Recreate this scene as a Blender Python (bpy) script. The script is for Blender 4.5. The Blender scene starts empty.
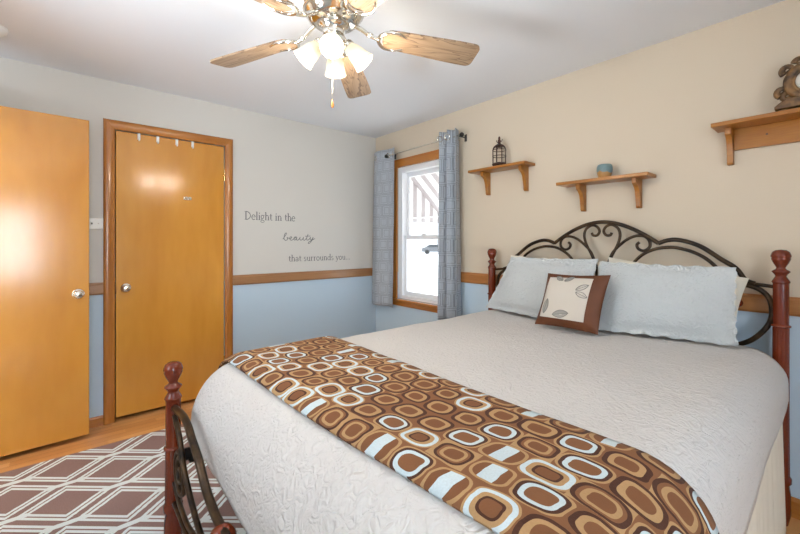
import bpy, bmesh, math, random
from mathutils import Vector, Matrix, noise
random.seed(7)
C = bpy.context.scene.collection
scene = bpy.context.scene
PI = math.pi
R = math.radians

# ------------------------------------------------------------------ camera
cam_d = bpy.data.cameras.new('camera')
cam_d.sensor_width = 36.0
cam_d.lens = 36.0 * 389.0 / 800.0
cam_d.shift_y = -25.0 / 800.0
cam_d.clip_start = 0.02
cam = bpy.data.objects.new('camera', cam_d)
cam.location = (3.395, -2.553, 1.2695)
cam.rotation_euler = (R(90), 0, R(49.5))
C.objects.link(cam)
scene.camera = cam

# ------------------------------------------------------------------ world, sun, fill lamps, exposure
world = bpy.data.worlds.new('sky')
scene.world = world
world.use_nodes = True
bg = world.node_tree.nodes['Background']
bg.inputs[0].default_value = (0.80, 0.90, 1.0, 1)
bg.inputs[1].default_value = 3.0
sun_d = bpy.data.lights.new('sun', 'SUN')
sun_d.energy = 7.0
sun_d.angle = R(2)
sun_d.color = (1.0, 0.95, 0.88)
sun = bpy.data.objects.new('sun', sun_d)
sun.rotation_euler = (R(40), 0, R(-92))
C.objects.link(sun)


def area(name, loc, rot, sx, sy, power, col):
    l = bpy.data.lights.new(name, 'AREA')
    l.shape = 'RECTANGLE'
    l.size, l.size_y = sx, sy
    l.energy = power
    l.color = col
    o = bpy.data.objects.new(name, l)
    o.location = loc
    o.rotation_euler = rot
    C.objects.link(o)
    return o


# fill lamps for sky light outside the right window and the added front one
area('daylight_fill', (5.60, -2.85, 1.20), (0, R(90), 0), 1.2, 0.85, 62, (0.80, 0.90, 1.0))
area('daylight_fill', (1.90, -3.52, 1.50), (R(90), 0, 0), 0.95, 1.2, 8, (0.80, 0.90, 1.0))
# fill lamps added below the windows to brighten the ceiling, as if off the ground
area('ceiling_fill', (6.05, -2.85, 0.10), (0, R(130), 0), 1.0, 1.0, 470, (0.78, 0.89, 1.0))
area('ceiling_fill', (1.90, -3.70, 0.80), (R(125), 0, 0), 0.95, 0.8, 95, (0.78, 0.89, 1.0))
FAN_W = 3.4
scene.view_settings.view_transform = 'Standard'
scene.view_settings.look = 'None'
scene.view_settings.gamma = 1.0
scene.view_settings.use_curve_mapping = False
scene.view_settings.exposure = 0.56


# ------------------------------------------------------------------ node helpers
class E:
    """tiny arithmetic on shader sockets"""
    def __init__(s, nt, sock):
        s.nt, s.k = nt, sock

    def _m(s, op, *a):
        n = s.nt.nodes.new('ShaderNodeMath')
        n.operation = op
        for i, v in enumerate((s,) + a):
            if isinstance(v, E):
                s.nt.links.new(v.k, n.inputs[i])
            else:
                n.inputs[i].default_value = v
        return E(s.nt, n.outputs[0])

    def __add__(s, o): return s._m('ADD', o)
    def __sub__(s, o): return s._m('SUBTRACT', o)
    def __mul__(s, o): return s._m('MULTIPLY', o)
    def __truediv__(s, o): return s._m('DIVIDE', o)
    def floor(s): return s._m('FLOOR')
    def fract(s): return s._m('FRACT')
    def abs(s): return s._m('ABSOLUTE')
    def gt(s, o): return s._m('GREATER_THAN', o)
    def lt(s, o): return s._m('LESS_THAN', o)
    def mn(s, o): return s._m('MINIMUM', o)
    def mx(s, o): return s._m('MAXIMUM', o)
    def pw(s, o): return s._m('POWER', o)
    def mod(s, o): return s._m('FLOORED_MODULO', o)
    def sin(s): return s._m('SINE')


class M:
    """a principled material under construction"""
    def __init__(s, name, col=(0.8, 0.8, 0.8), rough=0.6, metal=0.0, **kw):
        s.m = bpy.data.materials.new(name)
        s.m.use_nodes = True
        s.nt = s.m.node_tree
        s.b = s.nt.nodes['Principled BSDF']
        s.b.inputs['Base Color'].default_value = (*col, 1)
        s.b.inputs['Roughness'].default_value = rough
        s.b.inputs['Metallic'].default_value = metal
        for k, v in kw.items():
            s.b.inputs[k.replace('_', ' ')].default_value = v

    def node(s, t, **kw):
        n = s.nt.nodes.new(t)
        for k, v in kw.items():
            setattr(n, k, v)
        return n

    def link(s, a, b): s.nt.links.new(a.k if isinstance(a, E) else a, b)

    def coord(s, kind='Object', scale=(1, 1, 1), rot=(0, 0, 0)):
        t = s.node('ShaderNodeTexCoord')
        mp = s.node('ShaderNodeMapping')
        mp.inputs['Scale'].default_value = scale
        mp.inputs['Rotation'].default_value = rot
        s.link(t.outputs[kind], mp.inputs[0])
        return mp.outputs[0]

    def xyz(s, kind='Object'):
        t = s.node('ShaderNodeTexCoord')
        x = s.node('ShaderNodeSeparateXYZ')
        s.link(t.outputs[kind], x.inputs[0])
        return [E(s.nt, o) for o in x.outputs]

    def noise(s, vec, scale, detail=3, rough=0.5, dist=0.0):
        n = s.node('ShaderNodeTexNoise')
        n.inputs['Scale'].default_value = scale
        n.inputs['Detail'].default_value = detail
        n.inputs['Roughness'].default_value = rough
        n.inputs['Distortion'].default_value = dist
        if vec is not None:
            s.link(vec, n.inputs['Vector'])
        return E(s.nt, n.outputs[0])

    def ramp(s, fac, stops, const=False):
        n = s.node('ShaderNodeValToRGB')
        cr = n.color_ramp
        cr.interpolation = 'CONSTANT' if const else 'LINEAR'
        while len(cr.elements) < len(stops):
            cr.elements.new(0.5)
        for e, (p, c) in zip(cr.elements, stops):
            e.position = p
            e.color = (*c, 1) if len(c) == 3 else c
        s.link(fac, n.inputs[0])
        return n.outputs[0]

    def mix(s, fac, a, b, mode='MIX'):
        n = s.node('ShaderNodeMix', data_type='RGBA', blend_type=mode)
        for i, v in ((0, fac), (6, a), (7, b)):
            if isinstance(v, (int, float)):
                n.inputs[i].default_value = v
            elif isinstance(v, tuple):
                n.inputs[i].default_value = (*v, 1)
            else:
                s.link(v, n.inputs[i])
        return n.outputs[2]

    def white(s, x, y=None):
        n = s.node('ShaderNodeTexWhiteNoise', noise_dimensions='2D')
        c = s.node('ShaderNodeCombineXYZ')
        s.link(x, c.inputs[0])
        if y is not None:
            s.link(y, c.inputs[1])
        s.link(c.outputs[0], n.inputs['Vector'])
        return E(s.nt, n.outputs['Value'])

    def color(s, sock): s.link(sock, s.b.inputs['Base Color'])

    def bump(s, h, strength=0.3, dist=0.01):
        n = s.node('ShaderNodeBump')
        n.inputs['Strength'].default_value = strength
        n.inputs['Distance'].default_value = dist
        s.link(h, n.inputs['Height'])
        s.link(n.outputs[0], s.b.inputs['Normal'])


def paint(name, col, rough=0.75):
    m = M(name, col, rough)
    v = m.coord('Object')
    m.color(m.mix(m.noise(v, 1.3, 2) * 0.5, tuple(c * 0.97 for c in col), tuple(min(1, c * 1.03) for c in col)))
    m.bump(m.noise(v, 160, 2), 0.06, 0.002)
    return m.m


def wood(name, light, dark, grain=(14, 14, 0.9), rough=0.35, coat=0.0, contrast=(0.3, 0.75), fine=0.35, rings=False):
    m = M(name, light, rough)
    m.b.inputs['Coat Weight'].default_value = coat
    m.b.inputs['Coat Roughness'].default_value = 0.12
    v = m.coord('Object', grain)
    n1 = m.noise(v, 1.0, 3, 0.55, 0.6)
    n2 = m.noise(m.coord('Object', tuple(g * 7 for g in grain)), 1.0, 2)
    f = n1 * (1 - fine) + n2 * fine
    if rings:
        f = (n1 * 9.0).fract() * 0.45 + f * 0.55
    m.color(m.ramp(f, [(contrast[0], dark), (contrast[1], light)]))
    m.bump(n2, 0.05, 0.001)
    return m.m


MAT = {}
MAT['wall_beige_daylit'] = paint('wall_beige_daylit', (0.66, 0.635, 0.585))  # lightened beige: window light on the left wall put into its colour
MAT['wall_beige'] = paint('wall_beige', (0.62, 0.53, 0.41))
MAT['wall_blue'] = paint('wall_blue', (0.52, 0.65, 0.76))
MAT['ceiling'] = paint('ceiling_white', (0.80, 0.82, 0.85), 0.85)
MAT['birch'] = wood('varnished_birch', (0.70, 0.335, 0.055), (0.55, 0.225, 0.028), (2.6, 2.6, 0.8), 0.20, 0.2, (0.28, 0.72), 0.2)
MAT['casing'] = wood('varnished_casing', (0.50, 0.195, 0.036), (0.35, 0.115, 0.017), (18, 18, 1.2), 0.25, 0.3)
MAT['casing_h'] = wood('varnished_casing_across', (0.50, 0.195, 0.036), (0.35, 0.115, 0.017), (1.2, 1.2, 22), 0.25, 0.3)
MAT['rail_a'] = wood('chair_rail_wood', (0.42, 0.215, 0.095), (0.30, 0.14, 0.055), (1.5, 1.5, 26), 0.35, 0.1)
MAT['rail_b'] = wood('chair_rail_wood', (0.46, 0.20, 0.06), (0.34, 0.13, 0.035), (1.5, 1.5, 26), 0.35, 0.1)
MAT['pine'] = wood('honey_pine', (0.46, 0.19, 0.026), (0.29, 0.10, 0.012), (2.0, 14, 20), 0.35, 0.1)
MAT['mahogany'] = wood('mahogany', (0.20, 0.034, 0.010), (0.095, 0.013, 0.005), (22, 22, 2), 0.16, 0.0)
MAT['white_vinyl'] = M('white_vinyl', (0.82, 0.83, 0.85), 0.35).m
MAT['white_plastic'] = M('white_plastic', (0.80, 0.78, 0.72), 0.35).m
MAT['white_enamel'] = M('white_enamel', (0.85, 0.85, 0.83), 0.35).m
MAT['black'] = M('black_iron', (0.012, 0.011, 0.010), 0.45, 0.3).m
MAT['dark_slot'] = M('dark_slot', (0.06, 0.05, 0.045), 0.6).m
MAT['chrome'] = M('polished_nickel', (0.80, 0.76, 0.68), 0.12, 1.0).m
MAT['brass'] = M('brass', (0.70, 0.52, 0.28), 0.2, 1.0).m
MAT['lettering'] = M('grey_vinyl_lettering', (0.17, 0.17, 0.17), 0.6).m
MAT['cream_cloth'] = M('cream_cotton', (0.74, 0.69, 0.58), 0.9).m
m = M('bronze_iron', (0.10, 0.055, 0.026), 0.36, 0.55)
m.color(m.ramp(m.noise(m.coord('Object'), 22, 3), [(0.35, (0.013, 0.007, 0.004)), (0.7, (0.075, 0.040, 0.015))]))
MAT['bronze'] = m.m
# glass: a clear pane that also reflects a little
m = M('window_glass')
tr = m.node('ShaderNodeBsdfTransparent')
gl = m.node('ShaderNodeBsdfGlossy')
gl.inputs['Roughness'].default_value = 0.02
mx = m.node('ShaderNodeMixShader')
mx.inputs[0].default_value = 0.05
m.link(tr.outputs[0], mx.inputs[1])
m.link(gl.outputs[0], mx.inputs[2])
m.link(mx.outputs[0], m.nt.nodes['Material Output'].inputs[0])
MAT['glass'] = m.m
# frosted lamp glass, lit from the bulb inside
m = M('frosted_lamp_glass', (0.62, 0.55, 0.43), 0.35)
m.b.inputs['Transmission Weight'].default_value = 0.0
m.b.inputs['Subsurface Weight'].default_value = 0.0
tl = m.node('ShaderNodeBsdfTranslucent')
tl.inputs[0].default_value = (1.0, 0.93, 0.80, 1)
mx = m.node('ShaderNodeMixShader')
mx.inputs[0].default_value = 0.18
m.b.inputs['Emission Color'].default_value = (1.0, 0.90, 0.72, 1)
m.b.inputs['Emission Strength'].default_value = 0.15
m.link(m.b.outputs[0], mx.inputs[1])
m.link(tl.outputs[0], mx.inputs[2])
m.link(mx.outputs[0], m.nt.nodes['Material Output'].inputs[0])
MAT['lamp_glass'] = m.m
m = M('lit_bulb', (1, 1, 1), 0.5)
m.b.inputs['Emission Color'].default_value = (1.0, 0.90, 0.70, 1)
m.b.inputs['Emission Strength'].default_value = 4.0
MAT['bulb'] = m.m

# hardwood strip floor
m = M('hardwood_strips', (0.5, 0.25, 0.08), 0.3)
x, y, z = m.xyz()
row = (x / 0.057).floor()
col_id = ((y + m.white(row, row) * 3.0) / 0.9).floor()
h = m.white(row, col_id)
n = m.noise(m.coord('Object', (30, 1.6, 1)), 1.0, 4, 0.6, 0.5)
base = m.ramp(h * 0.55 + n * 0.45, [(0.15, (0.52, 0.215, 0.06)), (0.5, (0.66, 0.31, 0.10)), (0.85, (0.76, 0.42, 0.17))])
fx = (x / 0.057).fract()
gap = fx.lt(0.035)
m.color(m.mix(gap, base, (0.24, 0.10, 0.035)))
m.b.inputs['Coat Weight'].default_value = 0.2
MAT['floor'] = m.m

# rug: brown pile with a pale double-lined diamond trellis
m = M('rug_pile', (0.2, 0.1, 0.08), 1.0)
x, y, z = m.xyz('Object')
wob = m.noise(m.coord('Object'), 60, 2)
x = x + (wob - 0.5) * 0.006
y = y + (wob - 0.5) * 0.006
X0, Y0, AX, AY = 0.541, -2.346, 0.1875, 0.2125
a = (x - X0) / AX
b = (y - Y0) / AY
uu = (a + b) * 0.5          # nodes where both are whole numbers
vv = (a - b) * 0.5
du = ((uu + 0.5).fract() - 0.5).abs()
dv = ((vv + 0.5).fract() - 0.5).abs()
e = du.mn(dv)
line1 = e.gt(0.055) * e.lt(0.112)
line2 = e.gt(0.142) * e.lt(0.198)
# pale bars through the crossings along the rug's length
dx = ((uu + vv) * 1.0 - ((uu + 0.5).floor() + (vv + 0.5).floor())).abs() * AX
dy = ((uu - vv) * 1.0 - ((uu + 0.5).floor() - (vv + 0.5).floor())).abs() * AY
bar = dx.lt(0.016) * dy.lt(0.075)
mask = line1.mx(line2).mx(bar)
pile = m.noise(m.coord('Object'), 260, 2)
brown = m.mix(pile, (0.15, 0.088, 0.080), (0.38, 0.25, 0.225))
pale = m.mix(pile, (0.60, 0.67, 0.68), (0.86, 0.92, 0.92))
m.color(m.mix(mask, brown, pale))
m.bump(pile + mask * 0.6, 0.5, 0.004)
MAT['rug'] = m.m

# puckered white matelasse
def quilt(name, c0, c1, s=1.0):
    m = M(name, c1, 0.9)
    v = m.coord('Object')
    w = m.noise(v, 31 * s, 2, 0.5, 1.0)
    ridge = (w - 0.5).abs() * 5.0
    ridge = ridge.mn(1.0)
    f = m.noise(v, 75 * s, 2)
    hgt = ridge * 0.7 + f * 0.4
    m.color(m.mix(m.noise(v, 2.0, 2), c0, c1))
    m.bump(hgt, 0.7, 0.0065)
    return m.m
MAT['coverlet'] = quilt('white_matelasse', (0.60, 0.575, 0.55), (0.64, 0.615, 0.59))
MAT['sham'] = quilt('pale_blue_matelasse', (0.495, 0.52, 0.522), (0.53, 0.555, 0.557), 1.15)

# throw: retro rounded squares
m = M('retro_throw', (0.3, 0.15, 0.08), 0.95)
tc = m.node('ShaderNodeTexCoord')
nz = m.node('ShaderNodeTexNoise')
nz.inputs['Scale'].default_value = 9.0
m.link(tc.outputs['UV'], nz.inputs['Vector'])
va = m.node('ShaderNodeVectorMath', operation='MULTIPLY_ADD')
m.link(nz.outputs['Color'], va.inputs[0])
va.inputs[1].default_value = (0.026, 0.026, 0)
m.link(tc.outputs['UV'], va.inputs[2])
sp = m.node('ShaderNodeSeparateXYZ')
m.link(va.outputs[0], sp.inputs[0])
u, v = E(m.nt, sp.outputs[0]), E(m.nt, sp.outputs[1])
cu, cv = 0.100, 0.088
row = (v / cv).floor()
us = u / cu + row.mod(2.0) * 0.5 + m.white(row) * 0.25
cid = us.floor()
h = m.white(cid, row)
h2 = m.white(row, cid + 17.0)
px = ((us.fract() - 0.5) * 2.0).abs()
py = (((v / cv).fract() - 0.5) * 2.0).abs()
grow = h2 * 0.16 + 0.84
r = (px.pw(3.0) + py.pw(3.0)).pw(1 / 3.0) * grow
DK, BR, TN, BL, MB = (0.050, 0.012, 0.005), (0.195, 0.074, 0.025), (0.47, 0.28, 0.125), (0.62, 0.74, 0.78), (0.225, 0.092, 0.034)
pA = m.ramp(r, [(0.0, BR), (0.44, TN), (0.66, DK), (0.84, MB)], True)
pB = m.ramp(r, [(0.0, BR), (0.36, DK), (0.47, TN), (0.66, BL), (0.84, TN), (0.93, MB)], True)
pC = m.ramp(r, [(0.0, MB), (0.50, BL), (0.69, DK), (0.83, TN), (0.94, MB)], True)
pD = m.ramp(r, [(0.0, BR), (0.42, TN), (0.58, MB), (0.70, DK), (0.85, TN)], True)
band = px.lt(0.34)
inner = r.lt(0.72)
pE = m.mix(r.lt(0.86), MB, TN)
pE = m.mix(inner, pE, BR)
pE = m.mix(band * inner, pE, BL)
c = m.mix(h.gt(0.24), pA, pB)
c = m.mix(h.gt(0.46), c, pC)
c = m.mix(h.gt(0.64), c, pD)
c = m.mix(h.gt(0.89), c, pE)
fz = m.noise(m.coord('UV'), 220, 2)
c = m.mix(fz * 0.3, c, (0.16, 0.07, 0.03))
m.color(c)
m.bump(fz, 0.35, 0.003)
MAT['throw'] = m.m

# curtain: pale blue-grey with stitched squares
def curtain_mat(name, c0, c1, line):
    m = M(name, c0, 0.85)
    x, y, z = m.xyz('UV')
    row = (y / 0.115).floor()
    us = x / 0.105 + row.mod(2.0) * 0.32
    px = ((us.fract() - 0.5) * 2.0).abs()
    py = (((y / 0.115).fract() - 0.5) * 2.0).abs()
    r = px.mx(py)
    l = (r.gt(0.84) * r.lt(0.93)).mx(r.gt(0.52) * r.lt(0.59))
    cl = m.noise(m.coord('UV', (1, 1, 1)), 90, 2)
    cb = m.mix(cl, c0, c1)
    m.color(m.mix(l * 0.75, cb, line))
    tl = m.node('ShaderNodeBsdfTranslucent')
    m.link(m.mix(l * 0.75, cb, line), tl.inputs[0])
    mx = m.node('ShaderNodeMixShader')
    mx.inputs[0].default_value = 0.22
    m.link(m.b.outputs[0], mx.inputs[1])
    m.link(tl.outputs[0], mx.inputs[2])
    m.link(mx.outputs[0], m.nt.nodes['Material Output'].inputs[0])
    return m.m
MAT['curtain'] = curtain_mat('blue_grey_curtain', (0.47, 0.51, 0.56), (0.59, 0.63, 0.68), (0.25, 0.27, 0.31))

# fan blades: oak veneer
m = M('oak_veneer', (0.55, 0.33, 0.14), 0.35)
v = m.coord('UV', (1.0, 9.0, 1))
n1 = m.noise(v, 2.2, 2, 0.5, 0.9)
g = (n1 * 8.0).fract()
n2 = m.noise(m.coord('UV', (3, 90, 1)), 2.0, 2)
m.color(m.ramp(g * 0.6 + n2 * 0.4, [(0.15, (0.10, 0.058, 0.032)), (0.36, (0.28, 0.185, 0.11)), (0.8, (0.36, 0.25, 0.16))]))
MAT['oak'] = m.m

m = M('rust_satin', (0.20, 0.060, 0.020), 0.6)
m.color(m.mix(m.noise(m.coord('Object'), 14, 2), (0.085, 0.022, 0.004), (0.14, 0.040, 0.008)))
MAT['rust'] = m.m
m = M('natural_linen', (0.56, 0.51, 0.44), 0.9)
m.bump(m.noise(m.coord('Object'), 300, 2), 0.25, 0.002)
MAT['linen'] = m.m
MAT['leaf_grey'] = M('grey_leaf_applique', (0.33, 0.32, 0.29), 0.8).m
MAT['leaf_line'] = M('grey_leaf_stitching', (0.20, 0.19, 0.175), 0.8).m
m = M('carved_gilt_wood', (0.20, 0.12, 0.05), 0.5, 0.0)
m.color(m.ramp(m.noise(m.coord('Object'), 30, 3), [(0.35, (0.040, 0.018, 0.007)), (0.65, (0.24, 0.125, 0.042))]))
m.bump(m.noise(m.coord('Object'), 70, 2), 0.4, 0.004)
MAT['gilt'] = m.m
MAT['dial'] = M('cream_dial', (0.72, 0.66, 0.58), 0.5).m
# two-tone pot
m = M('drip_glaze', (0.1, 0.2, 0.22), 0.4)
x, y, z = m.xyz('Object')
w = m.noise(m.coord('Object', (1, 1, 0.2)), 30, 2)
f = (z + (w - 0.5) * 0.05).gt(0.036)
n = m.noise(m.coord('Object'), 60, 3)
m.color(m.mix(f, m.mix(n, (0.30, 0.14, 0.035), (0.42, 0.21, 0.06)), m.mix(n, (0.10, 0.17, 0.185), (0.17, 0.26, 0.27))))
MAT['pot'] = m.m
MAT['lantern'] = M('rusty_dark_metal', (0.055, 0.022, 0.014), 0.5, 0.4).m
# outdoors
m = M('awning_stripes', (0.6, 0.6, 0.6), 0.9)
x, y, z = m.xyz('UV')
s = (x / 0.165).fract().lt(0.5)
colr = m.mix(s, (0.80, 0.79, 0.79), (0.50, 0.47, 0.47))
m.color(colr)
tl = m.node('ShaderNodeBsdfTranslucent')
m.link(colr, tl.inputs[0])
mx = m.node('ShaderNodeMixShader')
mx.inputs[0].default_value = 0.5
m.link(m.b.outputs[0], mx.inputs[1])
m.link(tl.outputs[0], mx.inputs[2])
m.link(mx.outputs[0], m.nt.nodes['Material Output'].inputs[0])
MAT['awning'] = m.m
MAT['pavement'] = paint('pale_pavement', (0.60, 0.60, 0.58), 0.9)
m = M('white_siding', (0.78, 0.79, 0.80), 0.7)
x, y, z = m.xyz('Object')
m.color(m.mix((z / 0.18).fract().lt(0.12), (0.78, 0.79, 0.80), (0.55, 0.56, 0.58)))
MAT['siding'] = m.m
MAT['shingle'] = paint('grey_shingle', (0.25, 0.25, 0.26), 0.9)
MAT['car_paint'] = M('dark_blue_car_paint', (0.085, 0.09, 0.10), 0.4, 0.0).m
MAT['car_glass'] = M('car_window_glass', (0.02, 0.025, 0.03), 0.1).m
MAT['tyre'] = M('tyre_rubber', (0.02, 0.02, 0.02), 0.8).m


# ------------------------------------------------------------------ mesh helpers
def join(dst, src, mat_index=None):
    vm = {}
    for v in src.verts:
        vm[v] = dst.verts.new(v.co)
    for f in src.faces:
        try:
            nf = dst.faces.new([vm[v] for v in f.verts])
            nf.material_index = f.material_index if mat_index is None else mat_index
            nf.smooth = f.smooth
        except ValueError:
            pass
    src.free()


def add_box(bm, x0, x1, y0, y1, z0, z1, bev=0.0, seg=2, mi=0, mtx=None):
    t = bmesh.new()
    bmesh.ops.create_cube(t, size=1.0)
    for v in t.verts:
        v.co = Vector(((x0 + x1) / 2 + v.co.x * (x1 - x0), (y0 + y1) / 2 + v.co.y * (y1 - y0), (z0 + z1) / 2 + v.co.z * (z1 - z0)))
    if bev > 0:
        bmesh.ops.bevel(t, geom=t.edges[:], offset=bev, segments=seg, affect='EDGES', profile=0.5)
    for f in t.faces:
        f.smooth = False
    if mtx is not None:
        bmesh.ops.transform(t, matrix=mtx, verts=t.verts)
    join(bm, t, mi)


def frame_from(d):
    d = d.normalized()
    a = Vector((0, 0, 1)) if abs(d.z) < 0.9 else Vector((1, 0, 0))
    u = d.cross(a).normalized()
    return u, d.cross(u).normalized()


def add_tube(bm, pts, r, seg=8, closed=False, cap=True):
    pts = [Vector(p) for p in pts]
    n = len(pts)
    rr = r if callable(r) else (lambda t: r)
    rings = []
    u = None
    for i, p in enumerate(pts):
        if closed:
            d = pts[(i + 1) % n] - pts[i - 1]
        else:
            d = pts[min(i + 1, n - 1)] - pts[max(i - 1, 0)]
        d.normalize()
        if u is None:
            u, w = frame_from(d)
        else:
            u = (u - d * u.dot(d)).normalized()
            w = d.cross(u).normalized()
        q = rr(i / max(1, n - 1))
        rings.append([bm.verts.new(p + (u * math.cos(2 * PI * k / seg) + w * math.sin(2 * PI * k / seg)) * q) for k in range(seg)])
    m = n if closed else n - 1
    for i in range(m):
        A, B = rings[i], rings[(i + 1) % n]
        for k in range(seg):
            bm.faces.new((A[k], A[(k + 1) % seg], B[(k + 1) % seg], B[k])).smooth = True
    if cap and not closed:
        bm.faces.new(rings[0][::-1])
        bm.faces.new(rings[-1])


def add_lathe(bm, prof, c=(0, 0, 0), seg=24, mtx=None, wob=None):
    """prof: list of (radius, z) going up or down"""
    t = bmesh.new()
    rings = []
    for r, z in prof:
        if r < 1e-5:
            rings.append([t.verts.new((0, 0, z))])
        else:
            ring = []
            for k in range(seg):
                a = 2 * PI * k / seg
                q = r * (wob(a, z) if wob else 1.0)
                ring.append(t.verts.new((q * math.cos(a), q * math.sin(a), z)))
            rings.append(ring)
    for A, B in zip(rings, rings[1:]):
        if len(A) == 1 and len(B) == 1:
            continue
        if len(A) == 1:
            for k in range(seg):
                t.faces.new((A[0], B[k], B[(k + 1) % seg]))
        elif len(B) == 1:
            for k in range(seg):
                t.faces.new((A[k], A[(k + 1) % seg], B[0]))
        else:
            for k in range(seg):
                t.faces.new((A[k], A[(k + 1) % seg], B[(k + 1) % seg], B[k]))
    for ring, end in ((rings[0], 0), (rings[-1], 1)):
        if len(ring) > 1 and not wob:
            t.faces.new(ring)
    bmesh.ops.recalc_face_normals(t, faces=t.faces)
    for f in t.faces:
        f.smooth = len(f.verts) < 5
    if mtx is None:
        mtx = Matrix.Translation(c)
    bmesh.ops.transform(t, matrix=mtx, verts=t.verts)
    join(bm, t)


def add_prism(bm, poly, axis, a0, a1, bev=0.0, mtx=None):
    """poly in the other two axes (in xyz order), extruded along axis"""
    t = bmesh.new()
    def mk(p, a):
        l = list(p)
        l.insert('xyz'.index(axis), a)
        return t.verts.new(l)
    A = [mk(p, a0) for p in poly]
    B = [mk(p, a1) for p in poly]
    n = len(poly)
    t.faces.new(A[::-1])
    t.faces.new(B)
    for i in range(n):
        t.faces.new((A[i], A[(i + 1) % n], B[(i + 1) % n], B[i]))
    bmesh.ops.recalc_face_normals(t, faces=t.faces)
    if bev > 0:
        bmesh.ops.bevel(t, geom=t.edges[:], offset=bev, segments=2, affect='EDGES', profile=0.5)
    for f in t.faces:
        f.smooth = False
    if mtx is not None:
        bmesh.ops.transform(t, matrix=mtx, verts=t.verts)
    join(bm, t)


def add_grid(bm, nu, nv, fn, uvfn=None, flip=False):
    """fn(i/nu, j/nv) -> point"""
    uvl = bm.loops.layers.uv.verify()
    V = [[bm.verts.new(fn(i / nu, j / nv)) for j in range(nv + 1)] for i in range(nu + 1)]
    for i in range(nu):
        for j in range(nv):
            idx = [(i, j), (i + 1, j), (i + 1, j + 1), (i, j + 1)]
            if flip:
                idx = idx[::-1]
            f = bm.faces.new([V[a][b] for a, b in idx])
            f.smooth = True
            if uvfn:
                for l, (a, b) in zip(f.loops, idx):
                    l[uvl].uv = uvfn(a / nu, b / nv)
    return V


def add_ball(bm, c, r, seg=16, sc=(1, 1, 1)):
    t = bmesh.new()
    bmesh.ops.create_uvsphere(t, u_segments=seg, v_segments=max(8, seg // 2), radius=1)
    for v in t.verts:
        v.co = Vector((c[0] + v.co.x * r * sc[0], c[1] + v.co.y * r * sc[1], c[2] + v.co.z * r * sc[2]))
    for f in t.faces:
        f.smooth = True
    join(bm, t)


def spline(P, n=6, closed=False):
    P = [Vector(p) for p in P]
    out = []
    m = len(P)
    rng = m if closed else m - 1
    for i in range(rng):
        if closed:
            p0, p1, p2, p3 = P[i - 1], P[i], P[(i + 1) % m], P[(i + 2) % m]
        else:
            p0, p1, p2, p3 = P[max(i - 1, 0)], P[i], P[i + 1], P[min(i + 2, m - 1)]
        for k in range(n):
            t = k / n
            out.append(0.5 * ((2 * p1) + (p2 - p0) * t + (2 * p0 - 5 * p1 + 4 * p2 - p3) * t * t + (3 * p1 - p0 - 3 * p2 + p3) * t ** 3))
    if not closed:
        out.append(P[-1])
    return out


def world_loc(o):
    v = Vector((0, 0, 0))
    while o is not None:
        v += o.location
        o = o.parent
    return v


def obj(name, bm, mat, parent=None, angle=60, mats=None, smooth=True):
    """link a bmesh in world coordinates as ONE mesh object"""
    me = bpy.data.meshes.new(name)
    if parent is not None:
        off = world_loc(parent)
        loc = Vector((0, 0, 0))
    else:
        xs = [v.co.x for v in bm.verts]
        ys = [v.co.y for v in bm.verts]
        zs = [v.co.z for v in bm.verts]
        loc = off = Vector(((min(xs) + max(xs)) / 2, (min(ys) + max(ys)) / 2, min(zs)))
    bmesh.ops.translate(bm, verts=bm.verts, vec=-off)
    bm.to_mesh(me)
    bm.free()
    for mm in (mats or [mat]):
        me.materials.append(MAT[mm])
    if smooth:
        flags = [p.use_smooth for p in me.polygons]
        me.set_sharp_from_angle(angle=R(angle))
        me.polygons.foreach_set('use_smooth', flags)
    o = bpy.data.objects.new(name, me)
    o.parent = parent
    o.location = loc
    C.objects.link(o)
    return o


def tag(o, label, cat, group=None):
    o['label'] = label
    o['category'] = cat
    if group:
        o['group'] = group
    return o


def thing(name, label, cat, loc, group=None):
    o = bpy.data.objects.new(name, None)
    o.empty_display_size = 0.05
    o.location = loc
    C.objects.link(o)
    return tag(o, label, cat, group)


def struct_empty(name, loc):
    o = bpy.data.objects.new(name, None)
    o.empty_display_size = 0.05
    o.location = loc
    C.objects.link(o)
    o['kind'] = 'structure'
    return o


def struct(name, bm, mat, mats=None, smooth=False, origin=True):
    o = obj(name, bm, mat, None, mats=mats, smooth=smooth)
    if origin:                       # setting keeps its pattern in room coordinates
        o.data.transform(Matrix.Translation(o.location))
        o.location = (0, 0, 0)
    o['kind'] = 'structure'
    return o


# ------------------------------------------------------------------ the room
RX, RY, RZ = 5.30, -3.22, 2.40       # inner extents: x 0..RX, y RY..0
T = 0.15


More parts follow.
